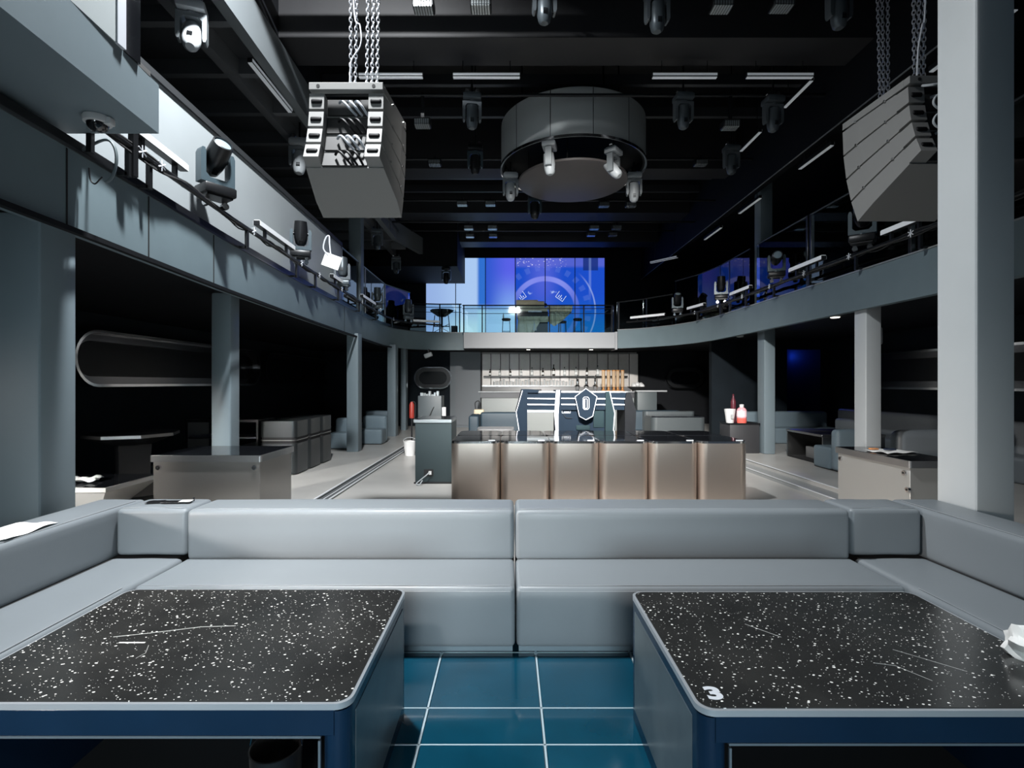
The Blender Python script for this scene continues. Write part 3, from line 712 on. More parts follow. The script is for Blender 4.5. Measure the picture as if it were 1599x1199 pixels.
# pipes across the ceiling that carry the lights
for y, z, lab in ((7.3, 7.45, 'black lighting pipe across the ceiling, nearest'), (9.4, 7.0, 'black lighting pipe across the ceiling in front of the drum'), (12.2, 7.05, 'black lighting pipe across the ceiling behind the drum'), (14.4, 6.85, 'black lighting pipe across the ceiling, fourth'), (16.0, 6.75, 'black lighting pipe across the ceiling, fifth'), (18.1, 7.10, 'black lighting pipe across the ceiling, farthest')):
    o = MB().cyl((-3.65, y, z+.0), (5.79, y, z), .03, n=12).obj('ceiling_pipe', blackmetal); tag(o, lab, 'pipe', 'lighting pipes across the ceiling')
# LED battens
def batten(a, b, label, group=None, face='down', wd=.075, hang=0):
    a = Vector(a); b = Vector(b); L = (b-a).length
    t = thing('light_bar', label, 'light bar', a, 0, group)
    q = (b-a).to_track_quat('X', 'Z'); t.rotation_mode = 'XYZ'; t.rotation_euler = q.to_euler()
    MB().box(0, L, -wd/2, wd/2, .0, .07, .006, 1).obj('housing', blackmetal, t)
    if hang:
        for u in (.15, .85): MB().cyl((L*u, 0, .07), (L*u, 0, .07+hang), .008, n=6).obj('hanger', blackmetal, t)
    if face == 'down': MB().box(.01, L-.01, -wd/2+.008, wd/2-.008, -.012, .004).box(.01, L-.01, -wd/2-.004, -wd/2+.004, .015, .055).obj('diffuser', diff, t)
    if face != 'down':
        for u in (.2, .8): MB().box(L*u-.02, L*u+.02, -.02, .02, -.13, 0).obj('mount', blackmetal, t)
    if face != 'down': MB().box(.01, L-.01, -wd/2+.008, wd/2-.008, .066, .08).box(.01, L-.01, wd/2-.004, wd/2+.004, .004, .066).box(.01, L-.01, -wd/2-.004, -wd/2+.004, .004, .066).obj('diffuser', diff, t)
    return t
zB = HC+5.2; GB = 'light bars under the ceiling'
for x0, x1, lab in ((-2.56, -1.46, 'horizontal white light bar above the left speaker stack'), (-.96, .19, 'horizontal white light bar above left of the drum'), (2.43, 3.54, 'horizontal white light bar right of the drum top'), (4.03, 5.17, 'horizontal white light bar meeting the slanted one')):
    batten((x0, 8.72, zB), (x1, 8.72, zB), lab, GB, hang=.21)
for y0, y1, x, z, lab in ((8.80, 9.68, 5.2, zB, 'receding white light bar starting at the corner of the horizontal one'), (10.6, 11.5, 5.2, zB, 'short receding white light bar, further back on the right ceiling'),
                          (11.9, 13.0, 5.84, 6.02, 'receding light bar left of the right balcony pillar top'), (9.25, 10.3, 5.84, 6.02, 'receding light bar high on the right between ceiling and speaker stack'), (14.1, 15.3, 5.84, 6.0, 'small receding light bar far back on the right'), (5.9, 7.1, 5.84, 6.03, 'receding light bar behind the right speaker chains')):
    batten((x, y0, z), (x, y1, z), lab, GB, hang=(2.0 if z > 6.5 else .2))
batten((-3.80, 7.5, 6.42), (-3.80, 8.9, 6.42), 'long white light bar slanting under the upper left ceiling', GB, hang=.25)
batten(P(635, 406, 19.2), P(674, 411, 19.2), 'small light bar just left of the video wall top', GB, hang=.05)
batten(P(1016, 411, 18.6), P(1058, 402, 17.2), 'small light bar right of the video wall', GB, hang=2.4)
GL = 'light bars on the left balcony rail'
for y0, y1, lab in ((4.55, 5.46, 'nearest white light bar on the left balcony rail under the slab'), (7.3, 8.7, 'second white light bar on the left balcony rail'), (10.9, 12.1, 'third light bar on the left rail behind the white tags'), (13.4, 14.8, 'fourth light bar on the left rail')):
    batten((LX(y0)+.0, y0, 3.97), (LX(y1), y1, 3.97), lab, GL, 'up', .09)
batten((-3.45, 18.35, 3.92), (-2.55, 18.75, 3.92), 'light bar at the curved far end of the left rail', GL, 'up')
GR = 'light bars on the right balcony rail'
for y0, y1, lab in ((6.85, 7.7, 'nearest white light bar on the right rail under the speaker stack'), (9.15, 10.25, 'white light bar on the right rail below the glass post'), (11.95, 13.0, 'white light bar on the right rail in the blue reflection'), (14.6, 15.5, 'farthest white light bar on the right rail')):
    batten((RX(y0), y0, 3.93), (RX(y1), y1, 3.93), lab, GR, 'up', .09)
batten((5.0, 16.4, 3.88), (4.1, 17.3, 3.88), 'light bar at the curved far end of the right rail', GR, 'up')

# rails
def rail(path, off, z, y0, y1, label, sup):
    t = thing('lighting_rail', label, 'lighting rail')
    pts = [(x+off, y, z) for x, y in path if y0 < y < y1]
    pts = [(railx(y0, path, off), y0, z)]+pts+([(railx(y1, path, off), y1, z)] if y1 < path[-1][1] else [])
    MB().tube(pts, .030, 12).obj('pipe', blackmetal, t)
    # cables strapped along
    mb = MB(); rnd = random.Random(5)
    for k in range(3):
        pp = []
        yy = y0+.2
        while yy < min(y1, 16):
            pp.append((railx(yy, path, off)+rnd.uniform(-.02, .03)*(1 if off > 0 else -1), yy, z+.005+rnd.uniform(-.065, .03))); yy += .45
        mb.tube(smoothp(pp, 4), .010, 5)
    mb.obj('cable', blackmatte, t)
    for y in sup:
        x = railx(y, path, off)
        mb = MB(); mb.box(x-.02, x+.02, y-.02, y+.02, 3.55, z).box(min(x, x-off*1.3), max(x, x-off*1.3), y-.02, y+.02, 3.56, 3.59)
        mb.obj('bracket', blackmetal, t)
        mb = MB()
        for a in (0, 60, 120): 
            mb.box(-.004, .004, -.006, .006, -.055, .055, M=Matrix.Translation((x+(.04 if off > 0 else -.04), y+.12, z)) @ Matrix.Rotation(R(a), 4, 'X') @ Matrix.Rotation(R(35), 4, 'Z'))
        mb.obj('cable_tie', whitep, t)
    return t
rail(LP, .10, 3.83, 3.9, 18.6, 'black lighting pipe wrapped in cables along the left balcony edge', (4.55, 4.85, 7.0, 8.9, 9.9, 11.4, 13.2, 15.0, 16.8))
rail(RP, -.10, 3.80, 4.5, 17.5, 'black lighting pipe along the right balcony edge', (7.0, 8.3, 9.6, 10.9, 12.2, 13.6, 15.0))
t = tag(MB().strip([(x-.045, y) for x, y in LP[1:9]], .03, 3.60, 3.68).obj('cable_channel', blackmetal), 'black cable channel lying along the top of the left balcony edge', 'cable channel')
# metal frame sticking up at the near end, loops of cable
t = thing('rail_frame', 'black metal frame standing on the left balcony edge under the slab', 'metal frame')
a = P(160, 260, 4.35); 
mb = MB(); x0 = LX(4.4)
mb.box(x0-.02, x0+.02, 4.10, 4.14, 3.57, 3.98).box(x0-.025, x0+.025, 4.56, 4.62, 3.57, 3.98).box(x0-.02, x0+.02, 4.10, 4.62, 3.95, 3.985)
mb.obj('frame', blackmetal, t)
cable('loose_cable', smoothp([P(120, 240, 4.2), P(140, 228, 4.2), P(165, 218, 4.2), P(178, 228, 4.2), P(182, 250, 4.2), P(176, 275, 4.2), P(165, 285, 4.2)]), .012, 'thick loose cable arching under the slab on the left balcony edge', mat('cable_teal', (.12, .15, .16), .4))
cable('loose_cable', smoothp([P(139, 262, 4.1), P(141, 280, 4.1), P(148, 287, 4.1), P(156, 280, 4.1), P(160, 276, 4.1)]), .006, 'thin cable loop dangling over the left fascia', blackmetal)
# white tags
t = thing('white_tag', 'white card and strap hanging beside the black stage light on the left rail', 'tag', P(512, 424, 9.2))
MB().box(-.16, .16, 0, .006, .08, .32, M=Matrix.Rotation(R(20), 4, 'Y')).obj('card', paper, t)
MB().tube(smoothp([(0, 0, .30), (-.08, 0, .42), (-.04, 0, .60), (.02, 0, .64), (.03, 0, .50), (.05, 0, .30)]), .013, 6).obj('strap', whitep, t)
# camera dome
t = thing('security_camera', 'white dome security camera under the slab at top left', 'camera', (-3.10, 3.86, 3.72))
MB().lathe([(0, 0), (.09, 0), (.095, -.01), (.09, -.045), (.075, -.05), (0, -.05)], n=32).obj('housing', white, t)
MB().lathe([(.072, -.048), (.066, -.075), (.045, -.10), (0, -.115)], n=32).obj('dome', mat('dome_glass', (.01, .01, .012), .05, 0, .8), t)
MB().box(.06, .115, -.03, .03, -.06, -.005, .01, 2).obj('bracket', white, t)
# white glass balustrade of the upper slab
t = thing('glass_balustrade', 'white glass balustrade with a white end post on the slab at top left', 'balustrade')
MB().hexa([(-2.62, .2, 4.112), (-2.60, .2, 4.112), (-2.76, 3.6, 4.112), (-2.78, 3.6, 4.112), (-2.62, .2, 5.6), (-2.60, .2, 5.6), (-2.76, 3.6, 5.6), (-2.78, 3.6, 5.6)]).obj('pane', mat('frosted_glass', (.42, .46, .47), .25, 0, .6), t, smooth=False)
MB().box(-2.83, -2.75, 3.60, 3.68, 4.112, 6.4).obj('post', whitep, t)
MB().box(-2.825, -2.805, 3.86, 3.875, 4.112, 6.4).obj('edge', whitep, t)
MB().box(-2.80, -2.77, 3.69, 3.85, 4.112, 6.4).obj('dark_pane', darkglass, t)
MB().hexa([(-2.57, 0, 4.111), (-2.53, 0, 4.111), (-2.80, 4.0, 4.111), (-2.84, 4.0, 4.111), (-2.57, 0, 4.15), (-2.53, 0, 4.15), (-2.80, 4.0, 4.15), (-2.84, 4.0, 4.15)]).obj('base_channel', mat('channel_brown', (.22, .22, .22), .4, .5), t, smooth=False)

# balcony glass railings
def glass_rail(path, z0, z1, label, posts, pm=None, th=.012, mid=False):
    t = thing('glass_railing', label, 'railing')
    for (a, b) in zip(path, path[1:]):
        MB().strip([a, b], th, z0+.02, z1-.02).obj('pane', glassr, t, smooth=False)
    MB().tube([(x, y, z1) for x, y in path], .022, 8).obj('handrail', railblack if mid else steeld, t)
    if mid: MB().tube([(x, y, z1-.12) for x, y in path], .012, 6).tube([(x, y, z1-.3) for x, y in path], .010, 6).obj('middle_rail', railblack, t)
    for (x, y) in posts: MB().box(x-.02, x+.02, y-.03, y+.03, z0, z1, .004, 1).obj('post', pm or steeld, t)
    return t
glass_rail([(-4.05, 12.35), (-4.10, 14.6), (-4.12, 17.0), (-3.6, 18.6)], 3.46, 5.0, 'glass railing on the left balcony beyond the pale parapet', [(-4.07, 12.42), (-4.11, 14.6), (-4.12, 17.0)], greyp)
glass_rail([(5.88, 5.0), (5.88, 10.0)], 3.46, 5.0, 'near glass railing on the right balcony', [(5.88, 7.5), (5.88, 9.97)])
glass_rail([(5.88, 10.06), (5.88, 12.15)], 3.46, 5.0, 'middle glass railing on the right balcony', [(5.88, 10.09)])
glass_rail([(5.90, 12.55), (5.90, 14.3), (5.72, 15.5), (5.35, 16.5)], 3.46, 5.0, 'far glass railing on the right balcony', [(5.90, 13.7), (5.9, 14.3)])
glass_rail([(-3.6, 18.65), (-2.6, 18.85), (-1.75, 18.85)], 3.46, 4.62, 'short glass railing at the curve left of the white canopy', [(-2.55, 18.85), (-1.82, 18.83)], railblack, mid=True)
glass_rail([(-1.7, 18.66), (3.8, 18.66)], 3.46, 4.55, 'glass railing with black posts above the white canopy', [(x, 18.66) for x in (-1.65, -.98, .25, 1.47, 2.72, 3.75)], railblack, mid=True)
glass_rail([(3.85, 18.3), (4.6, 17.6), (5.3, 16.6)], 3.46, 4.6, 'dim glass railing at the curve right of the canopy', [(3.9, 18.25), (4.7, 17.5)], blackmetal)
# tubes seen through the right glass
t = tag(MB().lathe([(0, 0), (.10, 0), (.10, 1.75), (0, 1.75)], n=24).obj('light_tube', mat('tube_white', (.80, .84, .85), .3, .3), loc=(6.55, 11.9, 3.46)), 'white upright tube behind the right glass railing', 'tube')
t = tag(MB().lathe([(0, 0), (.16, 0), (.16, 1.1), (0, 1.1)], n=24).obj('steel_cylinder', steelc, loc=(7.6, 9.7, 3.46)), 'shiny steel cylinder behind the right glass railing under the speaker stack', 'cylinder')
# ---------------------------------------------------------------- video wall
def screen_mat():
    m = bpy.data.materials.new('video_wall'); m.use_nodes = True; nt = m.node_tree; nt.nodes.clear(); N = nt.nodes.new; L = nt.links.new
    out = N('ShaderNodeOutputMaterial'); em = N('ShaderNodeEmission'); tc = N('ShaderNodeTexCoord'); sp = N('ShaderNodeSeparateXYZ')
    L(tc.outputs['Object'], sp.inputs[0]); X, Z = sp.outputs[0], sp.outputs[2]
    def M(op, a, b=None, c=None, clamp=False):
        n = N('ShaderNodeMath'); n.operation = op; n.use_clamp = clamp
        for i, v in enumerate((a, b, c)):
            if v is None: continue
            if isinstance(v, (int, float)): n.inputs[i].default_value = v
            else: L(v, n.inputs[i])
        return n.outputs[0]
    def ss(v, a, b, lo=0, hi=1):
        n = N('ShaderNodeMapRange'); n.interpolation_type = 'SMOOTHSTEP'; L(v, n.inputs[0])
        for i, q in enumerate((a, b, lo, hi)): n.inputs[i+1].default_value = q
        return n.outputs[0]
    def mix(f, a, b):
        n = N('ShaderNodeMix'); n.data_type = 'RGBA'
        if isinstance(f, (int, float)): n.inputs[0].default_value = f
        else: L(f, n.inputs[0])
        for i, v in ((6, a), (7, b)):
            if isinstance(v, tuple): n.inputs[i].default_value = (*v, 1)
            else: L(v, n.inputs[i])
        return n.outputs[2]
    # local: X from -3.9..3.9 centred on x=.27, Z 0..3.3
    base = mix(ss(Z, 0, 1.8), (.010, .17, .52), (.012, .075, .58))
    pur = mix(ss(Z, .6, 2.9), (.22, .42, .85), (.10, .12, .80))
    pur = mix(ss(X, -1.35, -.2), (.03, .10, .62), pur)
    pale = mix(ss(Z, 0, 1.4), (.66, .92, .98), (.40, .58, .88))
    pale = mix(ss(X, -3.9, -2.0), (.30, .44, .76), pale)
    low = ss(Z, 1.35, .9)
    pur = mix(M('MULTIPLY', low, .75), pur, (.50, .80, .97))
    leftp = mix(ss(X, -1.72, -1.55), pale, mix(low, (.03, .16, .62), (.5, .8, .95)))
    l2 = mix(M('GREATER_THAN', X, -1.30), leftp, pur)
    # gauge
    cx, cz = 1.30, 1.00
    dx = M('SUBTRACT', X, cx); dz = M('SUBTRACT', Z, cz); d = M('SQRT', M('ADD', M('MULTIPLY', dx, dx), M('MULTIPLY', dz, dz)))
    def band(a, b, s=.03): return M('MULTIPLY', ss(d, a-s, a+s), ss(d, b+s, b-s))
    ang = M('ARCTAN2', dx, dz)
    wob = N('ShaderNodeTexNoise'); wob.inputs['Scale'].default_value = 2.5; L(tc.outputs['Object'], wob.inputs['Vector'])
    tick = M('GREATER_THAN', M('SINE', M('MULTIPLY', ang, 26)), .1)
    g = mix(M('MULTIPLY', band(1.28, 1.50), ss(M('ABSOLUTE', ang), 1.7, .2, .15, .85)), base, (.30, .34, .92))
    g = mix(M('MULTIPLY', band(1.75, 2.0), M('MULTIPLY', tick, .13)), g, (.25, .40, .90))
    g = mix(M('MULTIPLY', band(2.15, 2.21, .02), M('MULTIPLY', ss(X, 2.7, 3.3), .35)), g, (.60, .75, 1))
    g = mix(M('MULTIPLY', M('MULTIPLY', ss(M('ABSOLUTE', M('SUBTRACT', X, 1.2)), 1.0, .0), ss(Z, .3, 2.4)), .45), g, (.16, .18, .80))
    # two small framed marks and blurred figures
    def rot(ux, uz, a):
        ax = M('SUBTRACT', X, ux); az = M('SUBTRACT', Z, uz)
        return M('ADD', M('MULTIPLY', ax, cos(a)), M('MULTIPLY', az, sin(a))), M('SUBTRACT', M('MULTIPLY', az, cos(a)), M('MULTIPLY', ax, sin(a)))
    for ux, uz, a in ((1.98, 1.62, -.62), (.25, 1.62, .62)):
        u, v = rot(ux, uz, a); au = M('ABSOLUTE', u); av = M('ABSOLUTE', v)
        box = M('MULTIPLY', M('LESS_THAN', au, .19), M('LESS_THAN', av, .15))
        inner = M('MULTIPLY', M('LESS_THAN', au, .172), M('MULTIPLY', M('LESS_THAN', v, .15), M('GREATER_THAN', v, -.132)))
        fr = M('SUBTRACT', box, inner, clamp=True)
        for o_, h in ((-.08, .02), (0, .07), (.08, -.02)):
            bar = M('MULTIPLY', M('LESS_THAN', M('ABSOLUTE', M('SUBTRACT', u, o_)), .012), M('MULTIPLY', M('LESS_THAN', v, h), M('GREATER_THAN', v, -.1)))
            fr = M('MAXIMUM', fr, bar)
        g = mix(M('MULTIPLY', fr, M('GREATER_THAN', X, .15)), g, (.80, .90, 1))
    for ux, uz in ((.58, 1.78), (1.66, 1.80)):
        ax = M('ABSOLUTE', M('SUBTRACT', X, ux)); az = M('ABSOLUTE', M('SUBTRACT', Z, uz))
        n = N('ShaderNodeTexNoise'); n.inputs['Scale'].default_value = 9; L(tc.outputs['Object'], n.inputs['Vector'])
        g = mix(M('MULTIPLY', M('MULTIPLY', ss(ax, .18, .06), ss(az, .10, .03)), ss(n.outputs['Fac'], .45, .6, 0, .7)), g, (.5, .65, 1))
    # glittering strip along the top
    n = N('ShaderNodeTexVoronoi'); n.inputs['Scale'].default_value = 7; mp = N('ShaderNodeMapping'); mp.inputs['Scale'].default_value = (1, 1, 2.2); L(tc.outputs['Object'], mp.inputs[0]); L(mp.outputs[0], n.inputs['Vector'])
    gl = M('MULTIPLY', ss(n.outputs['Distance'], .28, .15), ss(Z, 2.85, 2.95))
    g = mix(M('MULTIPLY', ss(Z, 2.82, 3.0), .5), g, (.16, .17, .66))
    g = mix(M('MULTIPLY', M('MULTIPLY', gl, .9), ss(X, 2.3, 1.9)), g, (.70, .70, 1))
    drk = M('MULTIPLY', M('MULTIPLY', M('GREATER_THAN', X, 2.95), M('LESS_THAN', X, 3.6)), M('GREATER_THAN', Z, 2.75))  # reflection painted into the right panel: dark top, then a paler strip
    g = mix(M('MULTIPLY', drk, .9), g, (.01, .03, .20))
    g = mix(M('MULTIPLY', M('MULTIPLY', ss(M('ABSOLUTE', M('SUBTRACT', X, 3.25)), .08, .02), ss(Z, 1.2, 2.2)), .3), g, (.3, .45, .9))
    al = mix(M('GREATER_THAN', X, .02), l2, g)
    L(al, em.inputs[0]); em.inputs[1].default_value = 1.0; L(em.outputs[0], out.inputs[0]); return m
SM = screen_mat()
t = thing('video_wall', 'large video wall glowing blue behind the far balcony railing', 'screen', (.27, 22.3, 3.87))
xs = [-3.90, -2.60, -1.30, .0, 1.30, 2.60, 3.90]
for i in range(6):
    MB().box(xs[i]+.02, xs[i+1]-.02, 0, .05, 0, 3.29).obj('screen_panel', SM, t)
MB().box(-3.95, 3.95, .05, .1, -.05, 3.34).obj('frame', blackmetal, t)

# things on the far balcony
zb = 3.46
khaki = mat('khaki_cloth', (.50, .46, .34), .85, noise=.2, nscale=6)
def cloth(name, x0, x1, z0f, z1, y, parent, seed, m=khaki, amp=.05):
    mb = MB(); n = 26; k = 16; g = []
    for j in range(k+1):
        row = []
        for i in range(n+1):
            u = i/n; v = j/k; x = x0+(x1-x0)*u; zz = z1+(z0f(u)-z1)*v
            row.append(mb.bm.verts.new((x+.02*sin(v*5+u*9+seed), y+amp*v*sin(u*22+seed+v*2)+amp*.5*sin(u*51+seed), zz)))
        g.append(row)
    for j in range(k):
        for i in range(n): mb.bm.faces.new((g[j][i], g[j][i+1], g[j+1][i+1], g[j+1][i]))
    o = mb.obj(name, m, parent, smooth=60); s = o.modifiers.new('s', 'SOLIDIFY'); s.thickness = .01; return o
B0 = P(848, 519, 19.6)
t = thing('covered_console', 'console half covered with khaki cloth on the far balcony in front of the video wall', 'console', (0, 19.6, zb))
def X(px, D=19.6): return (px-CX)/F*D
def Zr(py, D=19.6): return HC+(CY-py)/F*D-zb
MB().box(X(806), X(850), 0, .6, Zr(480), Zr(470), .02, 2).box(X(806), X(840), .02, .5, Zr(470), Zr(468), .01).box(X(806), X(855), .0, .6, Zr(486), Zr(480)).obj('top_case', khaki, t)
MB().box(X(808), X(856), .02, .55, Zr(496), Zr(486)).box(X(812), X(856), .10, .55, 0, Zr(496)).obj('console_body', blackmatte, t)
MB().box(X(825), X(846), -.02, .10, Zr(488), Zr(485)).obj('white_ledge', whitep, t)
MB().box(X(829), X(838), -.03, -.01, Zr(516), Zr(500)).obj('door', mat('panel_grey', (.30, .31, .31), .5), t)
cloth('cloth_cover', X(808), X(858), lambda u: .02 if u < .45 else .02+(Zr(503)-.02)*min(1, (u-.45)/.25), Zr(494), -.05, t, 1)
MB().box(X(854), X(893), 0, .55, Zr(480), Zr(478)).obj('table_leaf', khaki, t)
cloth('draped_cloth', X(857), X(893), lambda u: Zr(510-22*abs(u-.25)/.75), Zr(478), -.03, t, 4, amp=.06)
mb = MB()
for px in (828, 876): mb.cyl((X(px), .1, 0), (X(px), .1, Zr(480)), .015, n=8)
mb.obj('leg', blackmetal, t)
mb = MB()
for k in range(4): bmesh.ops.create_icosphere(mb.bm, subdivisions=2, radius=.07, matrix=Matrix.Translation((X(840+k*4), .15, Zr(477-(k % 2)*2))))
mb.obj('knob_cluster', blackmatte, t)
def stool(px, label, D=19.5, w=.34, h=.72):
    t = thing('bar_stool', label, 'stool', (X(px, D), D, zb), 0, 'bar stools on the far balcony')
    MB().lathe([(0, h-.09), (w/2-.03, h-.09), (w/2, h-.06), (w/2, h-.02), (w/2-.03, h), (0, h)], n=20).obj('seat', blackmatte, t)
    for sx in (-1, 1):
        for sy in (-1, 1): MB().cyl((sx*w*.45, sy*w*.45, 0), (sx*w*.38, sy*w*.38, h-.08), .012, n=8).obj('leg', blackmetal, t)
    mb = MB(); q = w*.43
    for a, b in (((-q, -q), (q, -q)), ((q, -q), (q, q)), ((q, q), (-q, q)), ((-q, q), (-q, -q))): mb.cyl((*a, .22), (*b, .22), .009, n=6)
    mb.obj('foot_ring', blackmetal, t); return t
stool(790.5, 'black bar stool on the far balcony left of the covered console')
stool(902, 'black bar stool on the far balcony right of the covered console')
stool(878, 'black bar stool on the far balcony under the draped cloth', 20.3)
t = tag(MB().lathe([(0, 0), (.03, 0), (.03, .1), (.012, .16), (.012, .2), (0, .2)], n=12).obj('bottle', white, loc=(X(786, 19.5), 19.5, zb+.72)), 'small white bottle on the left bar stool of the far balcony', 'bottle')
t = thing('cocktail_table', 'black flared cocktail table on the far balcony in front of the pale video panels', 'table', (X(690, 19.9), 19.9, zb))
MB().lathe([(0, .82), (.16, .84), (.42, 1.02), (.46, 1.06), (.46, 1.09), (0, 1.09)], n=8).obj('top', blackmatte, t)
MB().lathe([(0, 0), (.22, 0), (.22, .02), (.04, .04), (.04, .84), (0, .84)], n=16).obj('pedestal', blackmetal, t)
mb = MB()
for s in (-1, 1): mb.cyl((s*.36, -.1, 0), (s*.26, -.1, .88), .018, n=6); mb.cyl((s*.34, -.1, .2), (-s*.3, -.1, .55), .012, n=6)
mb.obj('leg', blackmetal, t)
MB().cyl((-.3, -.1, .45), (.3, -.1, .45), .02, n=6).obj('stretcher', blackmetal, t)
t = thing('speaker_monitor', 'small black monitor speaker beside the flared cocktail table', 'loudspeaker', (X(711, 19.6), 19.4, zb))
MB().box(-.13, .10, -.1, .12, 0, .42, .01).obj('cabinet', blackmatte, t); MB().box(-.10, .16, -.1, .1, .0, .12, .02, M=Matrix.Rotation(R(-10), 4, 'Y')).obj('foot', blackmetal, t)

# ---------------------------------------------------------------- bar
def Bx(px, D): return (px-CX)/F*D
def Bz(py, D): return HC+(CY-py)/F*D
struct('floor_bar', MB().box(-1.1, 5.3, 18.9, 21.3, -.1, .3), blackmatte)
t = thing('bar_counter', 'long pale bar counter with a dark edge under the white canopy', 'bar counter', (0, 18.5, -.1))
D = 18.5
MB().box(Bx(752, D), Bx(990, D), -.02, .75, 0, Bz(621, D)+.1, .01).obj('front', mat('bar_front', (.22, .235, .23), .5), t)
MB().box(Bx(750, D), Bx(990, D), -.06, .75, Bz(621, D)+.1, Bz(612.5, D)+.1).obj('dark_band', mat('band_dark', (.05, .05, .055), .4), t)
MB().box(Bx(747, D), Bx(990, D), -.12, .8, Bz(612.5, D)+.1, Bz(611, D)+.1, .005, 1).obj('countertop', mat('counter_grey', (.35, .36, .37), .35), t)
ztop = Bz(611, D)
# tiled back panel and shelves
t = thing('bar_back_panel', 'tall pale tiled panel with dark joints behind the bottle shelves', 'back panel', (0, 21.0, 0))
D = 21.0; rnd = random.Random(2); k = 0; px = 753.0
pm = [mat('tile_pale_a', (.62, .59, .56), .35, noise=.08), mat('tile_pale_b', (.70, .67, .65), .35, noise=.08), mat('tile_pale_c', (.55, .52, .49), .35, noise=.12)]
while px < 996:
    wpx = [14, 15, 14, 15, 17, 16, 17, 14][k % 8]
    x0, x1 = Bx(px, D), Bx(min(px+wpx-.9, 997), D)
    MB().box(x0, x1, 0, .06, Bz(612, D), Bz(552.5, D), .012, 1).obj('tile', pm[rnd.randrange(3)], t)
    px += wpx; k += 1
MB().box(Bx(752, D), Bx(998, D), .06, .2, .3, Bz(552, D)).obj('backing', mat('joint_dark', (.03, .03, .03), .6), t)
t = thing('bottle_shelf', 'long thin dark shelf carrying single bottles on the tiled back panel', 'shelf', (0, 20.8, 0))
MB().box(Bx(755, 20.8), Bx(980, 20.8), -.02, .19, Bz(588.6, 20.8), Bz(586.6, 20.8)).obj('board', blackmetal, t)
zs = Bz(586.6, 20.8)
t = thing('glass_shelf', 'long shelf crowded with glasses under the bottle shelf', 'shelf', (0, 20.8, 0))
MB().box(Bx(753, 20.8), Bx(900, 20.8), -.05, .19, Bz(603.5, 20.8), Bz(601.5, 20.8)).obj('board', steelc, t)
zg = Bz(601.5, 20.8)
t = thing('back_counter', 'grey steel back counter behind the bar', 'counter', (0, 20.0, .3))
MB().box(Bx(753, 20), Bx(985, 20), 0, .7, 0, Bz(604, 20)-.3, .01).obj('body', mat('counter_mid', (.16, .16, .16), .4), t)
zc = Bz(604, 20)
bm_ = {'dark': mat('bottle_dark', (.03, .025, .02), .15, 0, .7), 'clear': mat('bottle_clear', (.45, .47, .46), .15, 0, .7), 'brown': mat('bottle_brown', (.12, .05, .02), .15, 0, .7)}
def bottle(loc, m, label, h=.29, r=.042, group='bottles on the bar shelf'):
    t = thing('bottle', label, 'bottle', loc, 0, group)
    MB().lathe([(0, 0), (r, 0), (r, h*.55), (r*.8, h*.64), (r*.35, h*.72), (r*.33, h*.93), (0, h*.93)], n=14).obj('glass_body', m, t)
    MB().lathe([(r*1.01, h*.15), (r*1.03, h*.15), (r*1.03, h*.42), (r*1.01, h*.42)], n=14).obj('paper_label', paper, t)
    MB().lathe([(0, h*.90), (r*.4, h*.90), (r*.4, h), (0, h)], n=12).obj('cap', blackmatte, t)
    return t
words = ['first', 'second', 'third', 'fourth', 'fifth', 'sixth', 'seventh', 'eighth', 'ninth', 'tenth', 'eleventh', 'twelfth']
B = {}
for i, (px, k, h) in enumerate(((765, 'dark', .27), (780, 'clear', .27), (797, 'dark', .28), (814, 'clear', .26), (831, 'clear', .34), (848, 'dark', .32), (865, 'dark', .46), (882, 'clear', .36), (900, 'clear', .36), (917, 'dark', .34), (934, 'clear', .42))):
    loc = (Bx(px, 20.78), 20.88, zs); lab = '%s %s bottle from the left on the bottle shelf' % (words[i], {'dark': 'dark', 'clear': 'clear'}[k])
    if k in B: o = dup(B[k], loc, label=lab)
    else: o = bottle(loc, bm_[k], lab); B[k] = o
    o.scale = (h/.29*.5+.6, h/.29*.5+.6, h/.29)
# glasses
def glassware(loc, label):
    t = thing('drinking_glass', label, 'glass', loc, 0, 'glasses on the shelf behind the bar')
    MB().lathe([(0, 0), (.035, 0), (.045, .14), (.04, .14), (.03, .01), (0, .01)], n=12).obj('bowl', mat('glass_grey', (.55, .56, .56), .15, 0, .8), t)
    MB().lathe([(.0455, .13), (.047, .135), (.0455, .14)], n=12).obj('rim', chrome, t); return t
G0 = None; rnd = random.Random(4)
for i in range(26):
    px = 772+i*4.9; loc = (Bx(px, 20.8), 20.83+rnd.uniform(-.03, .05), zg)
    lab = 'clear drinking glass in the crowded row below the bottle shelf'
    if G0 is None: G0 = glassware(loc, lab); o = G0
    else: o = dup(G0, loc, label=lab)
    s = rnd.uniform(1.0, 1.9); o.scale = (1.1, 1.1, s)
# taps
T0 = None
for px, h, lab in ((901.5, 23, 'left chrome tap on the bar counter'), (915.5, 25, 'middle chrome tap on the bar counter, behind the emblem'), (929.5, 23, 'right chrome tap on the bar counter')):
    loc = (Bx(px, 18.8), 18.8, ztop)
    if T0 is None:
        t = thing('beer_tap', lab, 'tap', loc, 0, 'chrome taps on the bar counter')
        MB().lathe([(0, 0), (.10, 0), (.10, .02), (.05, .04), (.07, .10), (.10, .14), (.10, .19), (.045, .24), (.035, .50), (.045, .54), (0, .57)], n=20).obj('column', chrome, t)
        MB().cyl((0, -.04, .5), (0, -.14, .47), .018, n=10).obj('spout', chrome, t)
        MB().cyl((0, -.09, .50), (0, -.10, .60), .014, n=8).obj('handle', blackmetal, t); T0 = t
    else: dup(T0, loc, label=lab)
amber = mat('amber_acrylic', (.42, .20, .07), .2, 0, .6); clear = mat('clear_amber', (.42, .30, .19), .2)
W0 = None
